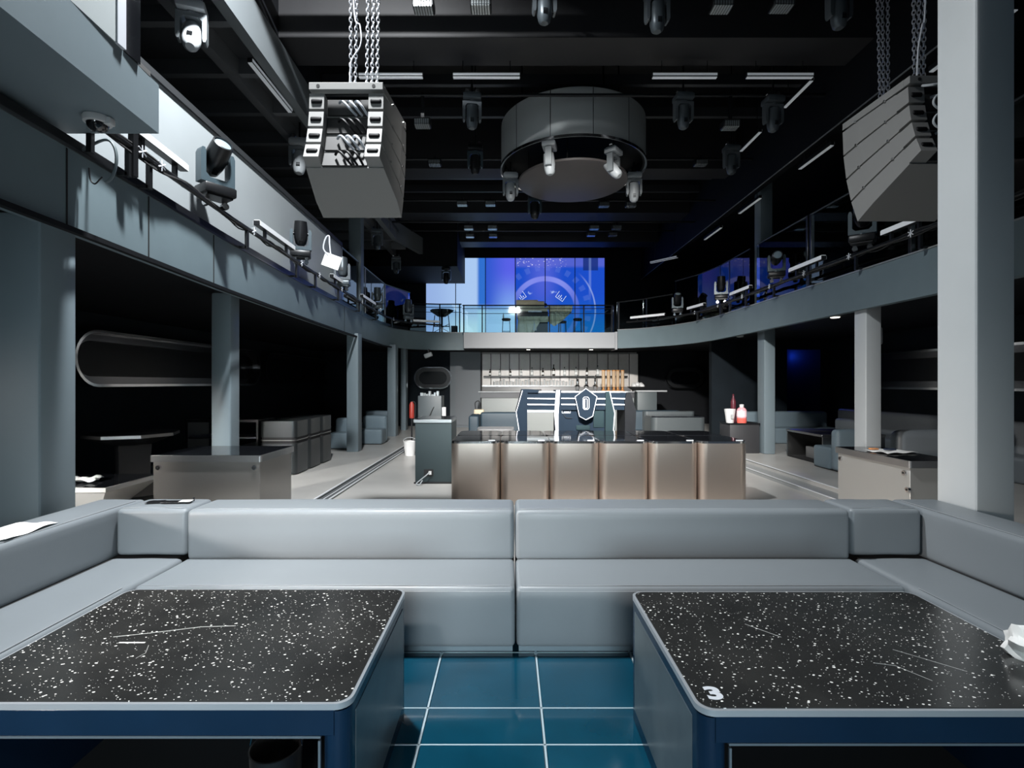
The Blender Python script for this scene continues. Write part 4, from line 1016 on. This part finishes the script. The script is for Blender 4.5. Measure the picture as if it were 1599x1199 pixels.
for px, lab in ((943, 'leftmost amber drink tower on the bar counter'), (951, 'second amber drink tower from the left'), (958.5, 'middle amber drink tower on the bar counter'), (965.5, 'second amber drink tower from the right'), (973, 'rightmost amber drink tower on the bar counter')):
    loc = (Bx(px, 18.8), 18.8+.1*(int(px) % 2), ztop)
    if W0 is None:
        t = thing('drink_tower', lab, 'drink tower', loc, 0, 'amber drink towers on the bar counter')
        MB().lathe([(0, 0), (.085, 0), (.085, .04), (.04, .06), (.04, .14), (.07, .16), (0, .16)], n=18).obj('stand', amber, t)
        MB().lathe([(0, .16), (.065, .16), (.065, .74), (0, .74)], n=18).obj('tube', clear, t)
        MB().lathe([(0, .74), (.07, .74), (.07, .78), (0, .78)], n=18).obj('lid', amber, t); W0 = t
    else: dup(W0, loc, label=lab)
t = thing('ice_pile', 'pale heap on a black dish at the right end of the bar', 'dish', (Bx(990, 18.3)+.24, 18.8, ztop+.04))
MB().lathe([(0, 0), (.2, 0), (.34, .10), (.36, .13), (0, .11)], n=20).obj('dish', blackmatte, t)
mb = MB()
for k in range(9): bmesh.ops.create_icosphere(mb.bm, subdivisions=2, radius=.09, matrix=Matrix.Translation((rnd.uniform(-.2, .2), rnd.uniform(-.1, .1), .14+rnd.uniform(0, .08))))
mb.obj('heap', white, t)
t = thing('bar_end_cabinet', 'grey cabinet block at the right end of the bar', 'cabinet', (Bx(1003, 18.3), 18.4, -.1))
MB().box(-.15, .55, 0, .6, 0, Bz(612, 18)+.1, .01).obj('body', mat('cab_grey', (.07, .085, .09), .5), t)
MB().box(-.2, .9, -.05, .6, Bz(612, 18)+.1, Bz(611, 18)+.13).obj('top', mat('counter_grey', (.3, .3, .3), .4), t)
for px, lab in ((858, 'recessed ceiling lamp under the canopy, left one'), (923, 'recessed ceiling lamp under the canopy, right one')):
    p = (Bx(px-33, 18.3), 18.3, 2.914)
    p = ((px+(-33 if px < 900 else 0)-CX)/F*18.3, 18.3, 2.912)
    t = tag(MB().lathe([(0, -.012), (.06, -.012), (.075, 0), (0, 0)], n=20).obj('recessed_lamp', mat('lamp_glow', (1, .95, .85), .4, emis=(1, .93, .8), estr=3), loc=p), lab, 'lamp')
    downlight('recessed_lamp_light', (p[0], p[1]+.2, 2.89), 18)
for px, py, lab in ((1297, 501, 'small oblong ceiling lamp under the right balcony'),):
    p = P(px, py, 9.6); p.z = 2.985
    tag(MB().lathe([(0, -.012), (.07, -.012), (.085, 0), (0, 0)], n=20).obj('recessed_lamp', MATS['lamp_glow'], loc=(6.3, 9.9, 2.99)), lab, 'lamp')
t = tag(MB().lathe([(0, -.10), (.08, -.09), (.09, -.02), (.07, 0), (0, 0)], n=20).obj('ceiling_sensor', greyp, loc=(5.95, 13.2, 2.995)), 'round grey sensor under the right balcony near the far pillar', 'sensor')

# ---------------------------------------------------------------- dj booth with emblem
D = 10.6
t = thing('emblem_booth', 'dark navy booth with white stripes and a shield emblem marked 0', 'dj booth', (0, D, 0))
def q(px, py): return ((px-CX)/F*D, HC+(CY-py)/F*D)
def poly(pts, y0, y1, name, m, parent, smooth=False):
    return MB().prism([q(*p) for p in pts], y0, y1, 'y').obj(name, m, parent, smooth=smooth)
FL = (598+800*1.82/D)
poly([(815, 608), (826, 608), (842, 609), (840, 613), (824, 613), (823, 640), (824, FL), (808, FL), (811, 673), (805.5, 643)], -.05, .75, 'left_wing', boothm, t)
poly([(978, 612), (984, 614), (992.5, 640), (989, FL), (975, FL), (975, 625)], -.05, .75, 'right_wing', black, t)
poly([(822, 612), (980, 613), (979, 630), (978, 640), (868, 640), (820, 639)], .0, .08, 'front_panel', boothm, t)
poly([(874, 640), (950, 640), (950, FL), (874, FL)], .05, .14, 'lower_panel', boothm, t)
poly([(822, 611), (980, 611), (980, 613), (822, 613)], -.01, .7, 'top_ledge', mat('counter_grey', (.3, .3, .3), .4), t)
poly([(822, 640), (868, 640), (868, 643.5), (822, 643.5)], .02, .5, 'shelf', steelc, t)
poly([(945, 612), (952, 611), (960, 645), (957, FL), (944, FL)], -.06, .4, 'right_fin', mat('booth_teal', (.014, .026, .030), .8, 0, .1), t)
poly([(867, 609), (876, 609), (876, FL), (867, FL)], -.05, .4, 'centre_fin', boothm, t)
poly([(868, 609), (874, 609), (871.5, 647), (871.5, 676), (867.5, 676), (865, 647)], -.075, -.05, 'white_fin_edge', whitep, t)
def line(pts, w_, y0, y1, name, parent, m=whitep, closed=False):
    mb = MB(); P2 = [Vector(q(*p)) for p in pts]; n = len(P2)
    for i in range(n if closed else n-1):
        a, b = P2[i], P2[(i+1) % n]; d = (b-a).normalized(); nn = Vector((-d.y, d.x))*w_/2; a = a-d*w_*.4; b = b+d*w_*.4
        mb.prism([a+nn, a-nn, b-nn, b+nn], y0, y1, 'y')
    return mb.obj(name, m, parent, smooth=False, weld=False)
line([(815.5, 610), (806, 643), (810.5, 672)], .012, -.07, -.045, 'white_edge', t)
line([(951, 611), (958.8, 645), (956.5, 676)], .015, -.08, -.055, 'white_edge', t)
for x0, x1 in ((820, 866.5), (876.5, 945), (956, 979)):
    for y in (621.8, 631.2):
        line([(x0, y), (x1, y+.7)], .022, -.025, -.005, 'white_stripe', t)
sh = [(913, 606.5), (930, 619), (923.5, 649), (913, 654.5), (903, 649), (896.5, 619)]
s = poly(sh, -.16, -.10, 'shield', boothm, t)
line(sh, .010, -.175, -.158, 'shield_outline', s, closed=True)
def octo(cx, cy, w_, h, c): return [(cx-w_+c, cy-h), (cx+w_-c, cy-h), (cx+w_, cy-h+c), (cx+w_, cy+h-c), (cx+w_-c, cy+h), (cx-w_+c, cy+h), (cx-w_, cy+h-c), (cx-w_, cy-h+c)]
line(octo(913.2, 629, 4.6, 9.6, 2.2), .010, -.175, -.158, 'emblem_numeral', s, closed=True)
line(octo(912.6, 629.6, 2.6, 7.4, 1.2), .009, -.175, -.158, 'emblem_numeral', s, closed=True)
line([(911.5, 623), (911.5, 636)], .010, -.175, -.158, 'emblem_numeral', s)
line([(878, 642), (878, 645), (891, 645), (891, 642)], .006, .03, .05, 'vent_label', t)
line([(881, 643.3), (889, 643.3)], .010, .03, .05, 'vent_label', t)
MB().tube(smoothp([(q(880, 646)[0], .03, q(880, 646)[1]), (q(884, 652)[0], .02, q(884, 652)[1]), (q(894, 653)[0], .03, q(894, 653)[1])]), .005, 5).obj('cable', blackmatte, t)
MB().box(q(900, 0)[0], q(922, 0)[0], .02, .3, q(0, 672)[1], q(0, 664)[1], .02, 2).box(q(927, 0)[0], q(944, 0)[0], .03, .3, q(0, 668)[1], q(0, 641)[1], .02, 2).obj('raised_block', mat('booth_teal', (.014, .026, .030), .8, 0, .1), t)
tag(MB().box(-.12, .12, -.06, .06, 0, .025, .01).box(.10, .2, -.02, .03, .0, .03, .01).obj('control_unit', blackmatte, loc=(q(832, 0)[0], 10.9, q(0, 611)[1]+.012)), 'small black device on the left end of the emblem booth', 'device')

# ---------------------------------------------------------------- brushed steel tables in front
def steel_table(loc, label, w_=.735, d=.84, h=.95, rr=.13):
    t = thing('steel_table', label, 'table', loc, 0, 'brushed steel block tables in two rows')
    MB().prism(rrect(-w_/2, w_/2, -d/2, d/2, rr, 12), 0, h-.035).obj('body', steel, t)
    MB().prism(rrect(-w_/2, w_/2, -d/2, d/2, rr, 12), h-.035, h-.006).obj('rim', chrome, t)
    MB().prism(rrect(-w_/2+.012, w_/2-.012, -d/2+.012, d/2-.012, rr-.01, 12), h-.02, h).obj('tabletop', darkglass, t)
    return t
S1 = None; pos = ['leftmost', 'second from left', 'third from left', 'fourth from left', 'fifth from left', 'rightmost']
for r, yy in enumerate((8.08, 8.95)):
    for i in range(6):
        x = -.88+.3725+i*.745; lab = '%s brushed steel block table in the %s row behind the sofa' % (pos[i], ('front', 'back')[r])
        if S1 is None: S1 = steel_table((x, yy, -.1), lab)
        else: dup(S1, (x, yy, -.1), label=lab)
# small clips on tables
C0 = None
for i in range(6):
    loc = (-.88+.745*i+.62, 7.71, .851); lab = 'small white card stand on the front edge of the %s front steel table' % pos[i]
    o = tag(MB().box(-.05, .05, -.012, .012, 0, .012).obj('card_stand', whitep, loc=loc), lab, 'card', 'small cards on the steel tables') if C0 is None else C0.copy()
    if C0 is None: C0 = o
    else: COL.objects.link(o); o.location = loc; o['label'] = lab
# console block on the left of them
t = thing('console_block', 'tall dark grey block with pale top and a power socket, left of the steel tables', 'cabinet', (-1.37, 9.27, -.1))
MB().box(-.33, .33, 0, .85, 0, 1.10, .006, 1).obj('body', mat('block_grey', (.022, .036, .040), .45), t)
MB().box(-.36, .33, -.02, .87, 1.10, 1.165, .005, 1).obj('top_slab', steelc, t)
MB().box(-.33, .30, .0, .84, 1.165, 1.172).obj('glass_top', darkglass, t)
MB().box(-.35, .33, -.02, .0, 0, .03).obj('plinth', blackmatte, t)
MB().box(-.17, .0, -.012, 0, .14, .26).obj('socket', blackmatte, t)
MB().tube(smoothp([(-.06, -.02, .22), (-.10, -.08, .18), (-.2, -.1, .10), (-.28, -.15, .03), (-.22, -.2, .02), (-.18, -.12, .08)]), .010, 6).obj('power_cable', greyp, t)
MB().box(-.08, -.03, -.05, -.01, .17, .23).obj('plug', white, t)
# big steel counter blocks left and right behind the sofa
def block(loc, w_, d, h, label, bolts, topm=darkglass, bodym=None):
    t = thing('counter_block', label, 'counter', loc)
    MB().box(.03, w_-.03, .03, d-.03, 0, h-.08, .004, 1).obj('body', bodym or mat('block_steel', (.42, .40, .38), .33, .85, aniso=.4), t)
    MB().prism(rrect(0, w_, 0, d, .03), h-.08, h-.004).obj('top_edge', mat('edge_steel', (.36, .36, .36), .3, .85), t)
    MB().box(.02, w_-.02, .02, d-.02, h-.02, h).obj('top', topm, t)
    for b in bolts:
        v = Vector(b[:3]); n = Vector(b[3:])
        bo = MB().cyl(v, v+n*.025, .032, .028, 20).obj('bolt', chrome, t)
        MB().cyl(v+n*.024, v+n*.030, .012, .012, 10).obj('bolt_slot', blackmatte, bo)
    return t
block((-4.33, 6.16, -.1), 1.35, .95, .95, 'wide steel counter block with black top behind the left end of the sofa', [(.10, .03, .80, 0, -1, 0), (1.26, .03, .80, 0, -1, 0)])
block((4.47, 5.72, -.1), .62, 1.32, .95, 'steel counter block with dark top behind the right end of the sofa', [(.03, 1.22, .80, -1, 0, 0), (.03, .10, .80, -1, 0, 0), (.03, .05, .62, -1, 0, 0)], bodym=mat('block_pale', (.48, .48, .46), .4, .5))
o = paper_sheet('tray_paper', 'white tray with wrappers on the right steel counter block', 'tray', (4.80, 6.45, .852), .2, .46, .34, .02, 2)
tag(MB().box(-.05, .05, -.03, .03, 0, .02, .008, 2).obj('wrapper', mat('orange_wrap', (.7, .3, .12), .5), loc=(4.66, 6.55, .87)), 'orange wrapper on the white tray of the right counter block', 'wrapper')
tag(MB().box(-.09, .05, -.02, .02, 0, .02, .005).obj('wrapper', mat('navy_wrap', (.02, .03, .06), .4), loc=(4.85, 6.5, .87)), 'dark wrapper on the white tray of the right counter block', 'wrapper')
# low table with inverted pyramid body (left)
t = thing('pyramid_table', 'low steel table with sloping underside behind the left pillar, papers on it', 'table', (-5.62, 6.85, -.04))
MB().box(-.55, .62, -.50, .50, .40, .46, .004, 1).obj('top_edge', mat('edge_pale2', (.45, .45, .44), .35, .3), t)
MB().box(-.53, .60, -.48, .48, .45, .463).obj('top', darkglass, t)
MB().hexa([(-.30, -.25, .14), (.35, -.25, .14), (.35, .25, .14), (-.30, .25, .14), (-.53, -.48, .40), (.60, -.48, .40), (.60, .48, .40), (-.53, .48, .40)]).obj('sloped_body', mat('edge_pale2', (.45, .45, .44), .35, .3), t, smooth=False)
MB().box(-.28, .33, -.22, .22, 0, .14).obj('base', blackmatte, t)
o = paper_sheet('crumpled_paper', 'crumpled white paper on the low steel table at the left', 'paper', (-5.62, 6.72, .425), .4, .42, .30, .06, 5)
tag(MB().box(-.25, .25, -.2, .2, 0, .16, .01).obj('floor_box', mat('cardboard', (.35, .30, .2), .7), loc=(-4.55, 5.5, -.04)), 'small pale box on the floor under the low steel table', 'box')
# black high table far left
t = thing('pedestal_table', 'black pedestal table with a bright rim in the dark left aisle', 'table', (-5.95, 8.1, -.04))
MB().lathe([(0, .80), (.30, .80), (.62, .93), (.63, .98), (0, .98)], n=8).obj('top', blackmetal, t)
MB().lathe([(.632, .93), (.64, .93), (.64, .975), (.632, .975)], n=8).obj('rim', steelc, t)
MB().lathe([(0, 0), (.40, 0), (.28, .35), (.30, .80), (0, .80)], n=4).obj('pedestal', blackmetal, t)
# three steel cabinets in the left aisle
K0 = None
for i, (y, lab) in enumerate(((10.1, 'nearest curved dark steel cabinet in the left aisle'), (10.78, 'middle curved dark steel cabinet in the left aisle'), (11.46, 'farthest curved dark steel cabinet in the left aisle'))):
    loc = (-4.42, y, -.04)
    if K0 is None:
        t = thing('steel_cabinet', lab, 'cabinet', loc, 0, 'curved dark steel cabinets in the left aisle')
        MB().prism(rrect(-.35, .35, -.32, .32, .09, 8), 0.02, .60).prism(rrect(-.35, .35, -.32, .32, .09, 8), .72, 1.03).obj('body', mat('cab_steel', (.07, .078, .082), .28, .8), t)
        MB().prism(rrect(-.34, .34, -.31, .31, .09, 8), .60, .72).obj('black_band', blackmatte, t)
        MB().prism(rrect(-.355, .355, -.325, .325, .09, 8), .655, .67).obj('trim_line', steelc, t); K0 = t
    else: dup(K0, loc, label=lab)
t = thing('service_cabinet', 'dark open cabinet with shelves against the left aisle wall', 'cabinet', (-5.35, 10.2, -.04))
MB().box(-.9, .5, -.3, .4, 0, .03).box(-.9, .5, -.3, .4, 1.0, 1.05).box(-.9, -.86, -.3, .4, 0, 1.0).box(.46, .5, -.3, .4, 0, 1).obj('frame', blackmetal, t)
for z in (.35, .68): MB().box(-.86, .46, -.28, .38, z, z+.03).obj('shelf', steeld, t)
def armchair(loc, rz, label, w_=.75, m=leatherd):
    t = thing('lounge_chair', label, 'lounge chair', loc, rz)
    cushion(-w_/2, w_/2, -.36, .18, .0, .42, .04, .01, 3).obj('seat', m, t)
    cushion(-w_/2, w_/2, .18, .40, .0, .78, .07, .01, 3).obj('backrest', m, t)
    MB().box(-w_/2+.02, w_/2-.02, -.35, .38, -.0, .012).obj('foot', blackmatte, t)
    return t
armchair((-4.55, 13.95, -.03), R(0), 'blue grey seat block behind the third pillar in the left aisle', .5)
armchair((-4.0, 15.0, -.03), R(0), 'blue grey lounge chair between the third and fourth left pillars', .72)
armchair((-4.6, 17.6, -.03), R(0), 'blue grey lounge chair behind the fourth left pillar', .8)
# wall rings (pill-shaped chrome frames)
def pill(c, length, height, axis, label, depth=.25, wd=.05, group='pill shaped chrome frames'):
    t = thing('wall_frame', label, 'wall frame', c, 0, group)
    r = height/2; L = length/2-r; N_ = 14
    def ring(rr):
        return [(L+rr*cos(R(-90+180*i/N_)), rr*sin(R(-90+180*i/N_))) for i in range(N_+1)]+[(-L+rr*cos(R(90+180*i/N_)), rr*sin(R(90+180*i/N_))) for i in range(N_+1)]
    def build(r0, r1, t0, t1, name, m):
        mb = MB(); A, Bq = ring(r0), ring(r1); n = len(A)
        mk = (lambda p, s: (s, p[0], p[1])) if axis == 'x' else (lambda p, s: (p[0], s, p[1]))
        V = [[mb.bm.verts.new(mk(p, s)) for p in lst] for lst, s in ((A, t0), (Bq, t0), (Bq, t1), (A, t1))]
        for a in range(4):
            U, W = V[a], V[(a+1) % 4]
            for i in range(n): mb.bm.faces.new((U[i], U[(i+1) % n], W[(i+1) % n], W[i]))
        return mb.obj(name, m, t)
    build(r, r+wd, 0, depth, 'outer_ring', chrome)
    build(r-.14, r, 0, depth*.4, 'inner_bevel', mat('bevel_chrome', (.2, .2, .21), .18, 1) if axis == 'x' else blackmetal)
    mb = MB(); lst = ring(r-.13); mk = (lambda p: (.02, p[0], p[1])) if axis == 'x' else (lambda p: (p[0], .02, p[1]))
    mb.bm.faces.new([mb.bm.verts.new(mk(p)) for p in lst]); o = mb.obj('inner_panel', mat('frame_inner', (.004, .005, .007), .25, 0, .25), t)
    return t
pill((-7.58, 11.9, 2.16), 6.4, .92, 'x', 'long pill shaped chrome frame on the left aisle wall')
pill((-7.58, 18.4, 2.16), 5.8, .92, 'x', 'second pill shaped chrome frame further along the left wall')
pill((9.33, 10.2, 2.02), 7.4, .80, 'x', 'long pill shaped chrome frame on the right aisle wall')
for px0, px1, lab in ((648, 703, 'round chrome frame on the back wall left of the bar'), (1042, 1100, 'round chrome frame on the back wall right of the bar')):
    x0, x1 = Bx(px0, 20.7), Bx(px1, 20.7); pill(((x0+x1)/2, 20.75, Bz(590, 20.7)), x1-x0, .8, 'y', lab)
# items at the back left
D = 12.2
t = thing('equipment_case', 'dark equipment case with silver bits on top, behind the console block', 'case', (Bx(671, D), D, -.1))
MB().box(-.28, .28, 0, .5, 0, Bz(618, D)+.1, .01).obj('body', mat('case_grey', (.03, .04, .045), .5), t)
mb = MB(); rnd = random.Random(9)
for k in range(7): mb.box(-.24+k*.065, -.19+k*.065, .1, .2, Bz(618, D)+.1, Bz(618, D)+.12+rnd.uniform(.01, .10), M=None)
mb.obj('silver_fittings', steelc, t)
MB().tube(smoothp([(-.1, -.01, .9), (-.02, -.03, 1.0), (.05, -.02, 1.15), (.10, -.01, 1.25)]), .012, 6).obj('cable', blackmatte, t)
tag(MB().lathe([(0, 0), (.05, 0), (.05, 1.25), (0, 1.25)], n=20).obj('paper_roll', white, loc=(Bx(694, 12.2), 12.1, -.1)), 'tall white roll standing right of the equipment case', 'roll')
t = thing('fire_extinguisher', 'red fire extinguisher on a stand left of the equipment case', 'fire extinguisher', (Bx(643, 13.4), 13.4, -.1))
MB().lathe([(0, .9), (.06, .9), (.065, .93), (.065, 1.25), (.03, 1.33), (0, 1.33)], n=18).obj('cylinder', red, t)
MB().cyl((0, 0, 0), (0, 0, .9), .02, n=10).box(-.12, .12, -.1, .1, 0, .03).obj('stand', blackmetal, t)
MB().tube(smoothp([(0, 0, 1.34), (.09, -.03, 1.30), (.10, -.03, 1.05), (.06, -.05, .8)]), .012, 6).obj('hose', blackmatte, t)
t = thing('bucket', 'white bucket on the floor left of the console block', 'bucket', (Bx(640, 12.9), 12.9, -.1))
MB().lathe([(0, 0), (.12, 0), (.16, .34), (.165, .36), (.15, .36), (.11, .02), (0, .02)], n=24).obj('body', white, t)
MB().tube([(.165*cos(a), 0, .35+.1*sin(a)) for a in [pi*i/10 for i in range(11)]], .006, 6).obj('handle', greyp, t)
# sofa before the bar
t = thing('lounge_sofa', 'dark blue lounge sofa in front of the pale bar front', 'sofa', (0, 13.6, -.1))
D = 13.6
cushion(Bx(748, D), Bx(812, D), 0, .6, .05, .50, .05, .01, 4).obj('seat', leathern, t)
cushion(Bx(748, D), Bx(812, D), .6, .85, .05, Bz(646, D)+.1, .06, .01, 4).obj('backrest', leathern, t)
cushion(Bx(732, D), Bx(748, D), -.1, .85, .05, Bz(649, D)+.1, .05, .01, 3).obj('armrest', leathern, t)
t = thing('side_table', 'pale topped low table in front of the dark blue lounge sofa', 'table', (Bx(775, 10.6), 10.2, -.1))
MB().prism(rrect(-.36, .36, -.3, .3, .1), .88, .93).obj('top', mat('table_pale', (.20, .20, .20), .3, .3), t); MB().box(-.3, .3, -.25, .25, 0, .88).obj('body', steeld, t)
t = thing('handbag', 'small brown and black bag by the left end of the bar front', 'bag', (Bx(748, 16), 16.0, -.1))
MB().box(-.16, .16, -.1, .1, .70, 1.0, .04, 3).obj('bag_body', mat('bag_tan', (.5, .42, .3), .6), t); MB().tube(smoothp([(-.1, 0, .98), (-.12, 0, 1.2), (0, 0, 1.25), (.05, 0, .98)]), .015, 6).obj('handle', blackmatte, t)
MB().box(-.2, .2, -.15, .15, 0, .70, .01).obj('stand', steeld, t)
# right back
D = 12.2
t = thing('curved_desk', 'low curved grey desk with black top right of the emblem booth', 'desk', (0, D, -.1))
MB().prism(rrect(Bx(1018, D), Bx(1103, D), 0, .8, .14, 8), 0, Bz(652, D)+.1).obj('body', mat('desk_grey', (.035, .042, .045), .45), t)
MB().prism(rrect(Bx(1020, D), Bx(1100, D), .03, .77, .12, 8), Bz(652, D)+.1, Bz(650, D)+.1).obj('top', darkglass, t)
MB().prism(rrect(Bx(1018, D), Bx(1103, D), .72, .95, .1, 8), 0, Bz(645, D)+.1).obj('rear_rim', mat('desk_grey', (.035, .042, .045), .45), t)
t = thing('lounge_sofa', 'blue grey lounge sofa behind the curved desk', 'sofa', (0, 14.2, -.1)); D = 14.2
cushion(Bx(985, D), Bx(1075, D), .0, .6, .05, .48, .04, .01, 4).obj('seat', leathern, t); cushion(Bx(985, D), Bx(1075, D), .6, .85, .05, Bz(643, D)+.1, .06, .01, 4).obj('backrest', leathern, t)
t = thing('black_cabinet', 'black cabinet carrying a pink bottle and a white bucket near the far right pillar', 'cabinet', (5.24, 12.15, .05))
MB().box(0, .70, 0, .6, 0, Bz(663, 12.15)-.05, .01).obj('body', mat('cab_black', (.035, .035, .038), .5), t); MB().box(-.01, .71, -.01, .61, Bz(663, 12.15)-.05, Bz(662, 12.15)-.03).obj('top', blackmetal, t)
zt = Bz(662, 12.15)+.02
t = thing('ice_bucket', 'white ice bucket on the black cabinet', 'ice bucket', (5.30, 12.3, zt))
MB().lathe([(0, 0), (.085, 0), (.13, .33), (.12, .33), (.08, .01), (0, .01)], n=28).obj('body', white, t); MB().box(-.03, .04, -.125, -.10, .10, .2).obj('print', mat('print_grey', (.35, .35, .35), .5), t)
t = thing('large_bottle', 'large pink bottle with white cap and red base on the black cabinet', 'bottle', (5.56, 12.25, zt))
pk = mat('pink_liquid', (.85, .38, .42), .25)
MB().lathe([(0, 0), (.105, 0), (.11, .02), (.11, .12), (0, .12)], n=28).obj('base', mat('red_base', (.75, .13, .10), .3), t)
MB().lathe([(0, .12), (.11, .12), (.11, .30), (.09, .34), (.05, .37), (0, .37)], n=28).obj('body', pk, t)
MB().lathe([(.112, .15), (.113, .15), (.113, .29), (.112, .29)], n=28).obj('wrap', mat('pink_pale', (.92, .62, .66), .4), t)
MB().lathe([(0, .37), (.045, .37), (.05, .39), (.05, .44), (0, .45)], n=20).obj('cap', white, t)
t = tag(MB().lathe([(0, 0), (.06, 0), (.06, .5), (.02, .62), (.02, .68), (0, .68)], n=18).obj('dark_bottle', mat('dark_red_glass', (.10, .02, .03), .2), loc=(5.47, 12.5, zt)), 'dark red bottle behind the pink bottle', 'bottle')
# right lounge
t = thing('banquette', 'curved blue grey banquette along the wall under the blue doorway', 'banquette', (0, 0, .05))
cushion(6.55, 9.1, 14.6, 14.85, 0, .85, .08, .01, 5).obj('backrest', leatherd, t); cushion(6.55, 9.1, 14.05, 14.6, 0, .43, .05, .01, 5).obj('seat', leatherd, t)
cushion(6.35, 6.75, 13.0, 14.0, 0, .62, .08, .01, 3).obj('end_seat', leatherd, t)
t = thing('lounge_table', 'low steel lounge table with open shelf in the right aisle', 'table', (6.35, 10.4, .05))
MB().box(0, 1.3, 0, 1.35, .57, .62, .004, 1).obj('top', steelc, t)
MB().box(0.02, 1.28, 0, .03, 0, .57).obj('end_panel', steelc, t); MB().box(.02, 1.28, 1.32, 1.35, 0, .57).obj('end_panel', steelc, t)
MB().box(.02, 1.28, .03, 1.32, 0, .03).box(.9, .93, .03, 1.32, .03, .57).obj('interior', blackmatte, t)
o = tag(MB().box(-.15, .15, -.2, .2, 0, .24, .01).obj('storage_box', mat('box_grey', (.2, .2, .2), .6), loc=(6.75, 11.2, .08)), 'dark grey box inside the low steel lounge table', 'box')
o = tag(MB().box(-.12, .12, -.1, .1, 0, .28, .01).obj('storage_box', steelc, loc=(6.62, 10.75, .08)), 'shiny metal box inside the low steel lounge table, nearer one', 'box')
armchair((6.48, 9.97, .06), R(180), 'teal grey lounge chair behind the right steel counter block', .70)
t = armchair((7.95, 12.4, .06), R(-90), 'pale lounge chair beside the low steel lounge table', .85, leather)
t = thing('lounge_sofa', 'pale lounge sofa back seen between the right pillars', 'sofa', (0, 8.6, .05))
cushion(6.55, 8.3, 0, .28, 0, .86, .12, .02, 5).obj('backrest', leather, t); cushion(6.55, 8.3, .28, .9, 0, .43, .06, .01, 5).obj('seat', leather, t)
t = thing('banquette', 'long pale banquette along the right aisle wall', 'banquette', (0, 0, .05))
cushion(8.95, 9.25, 6.5, 14.0, 0, .98, .08, .01, 6).obj('backrest', leather, t); cushion(8.4, 8.95, 6.5, 14.0, 0, .43, .06, .01, 6).obj('seat', leather, t)
t = thing('wall_sconce', 'small pale wall lamp on the side of the second right pillar', 'lamp', (6.10, 8.5, 2.5))
MB().box(0, .07, -.05, .05, -.14, .14, .02, 3).obj('body', white, t); MB().box(-.04, .01, -.03, .03, -.1, .1).obj('backplate', greyp, t)
# back left far pillar light panel and lounge table right of left aisle
t = thing('wall_speaker', 'small pale speaker on the back left corner under the balcony', 'loudspeaker', (Bx(671, 18.5), 18.2, 2.70))
MB().box(-.14, .14, -.1, .1, -.06, .08, .02, 2, M=Matrix.Rotation(R(-20), 4, 'Y')).obj('cabinet', greyp, t); MB().box(-.02, .02, -.02, .3, .05, .22).obj('bracket', blackmetal, t)
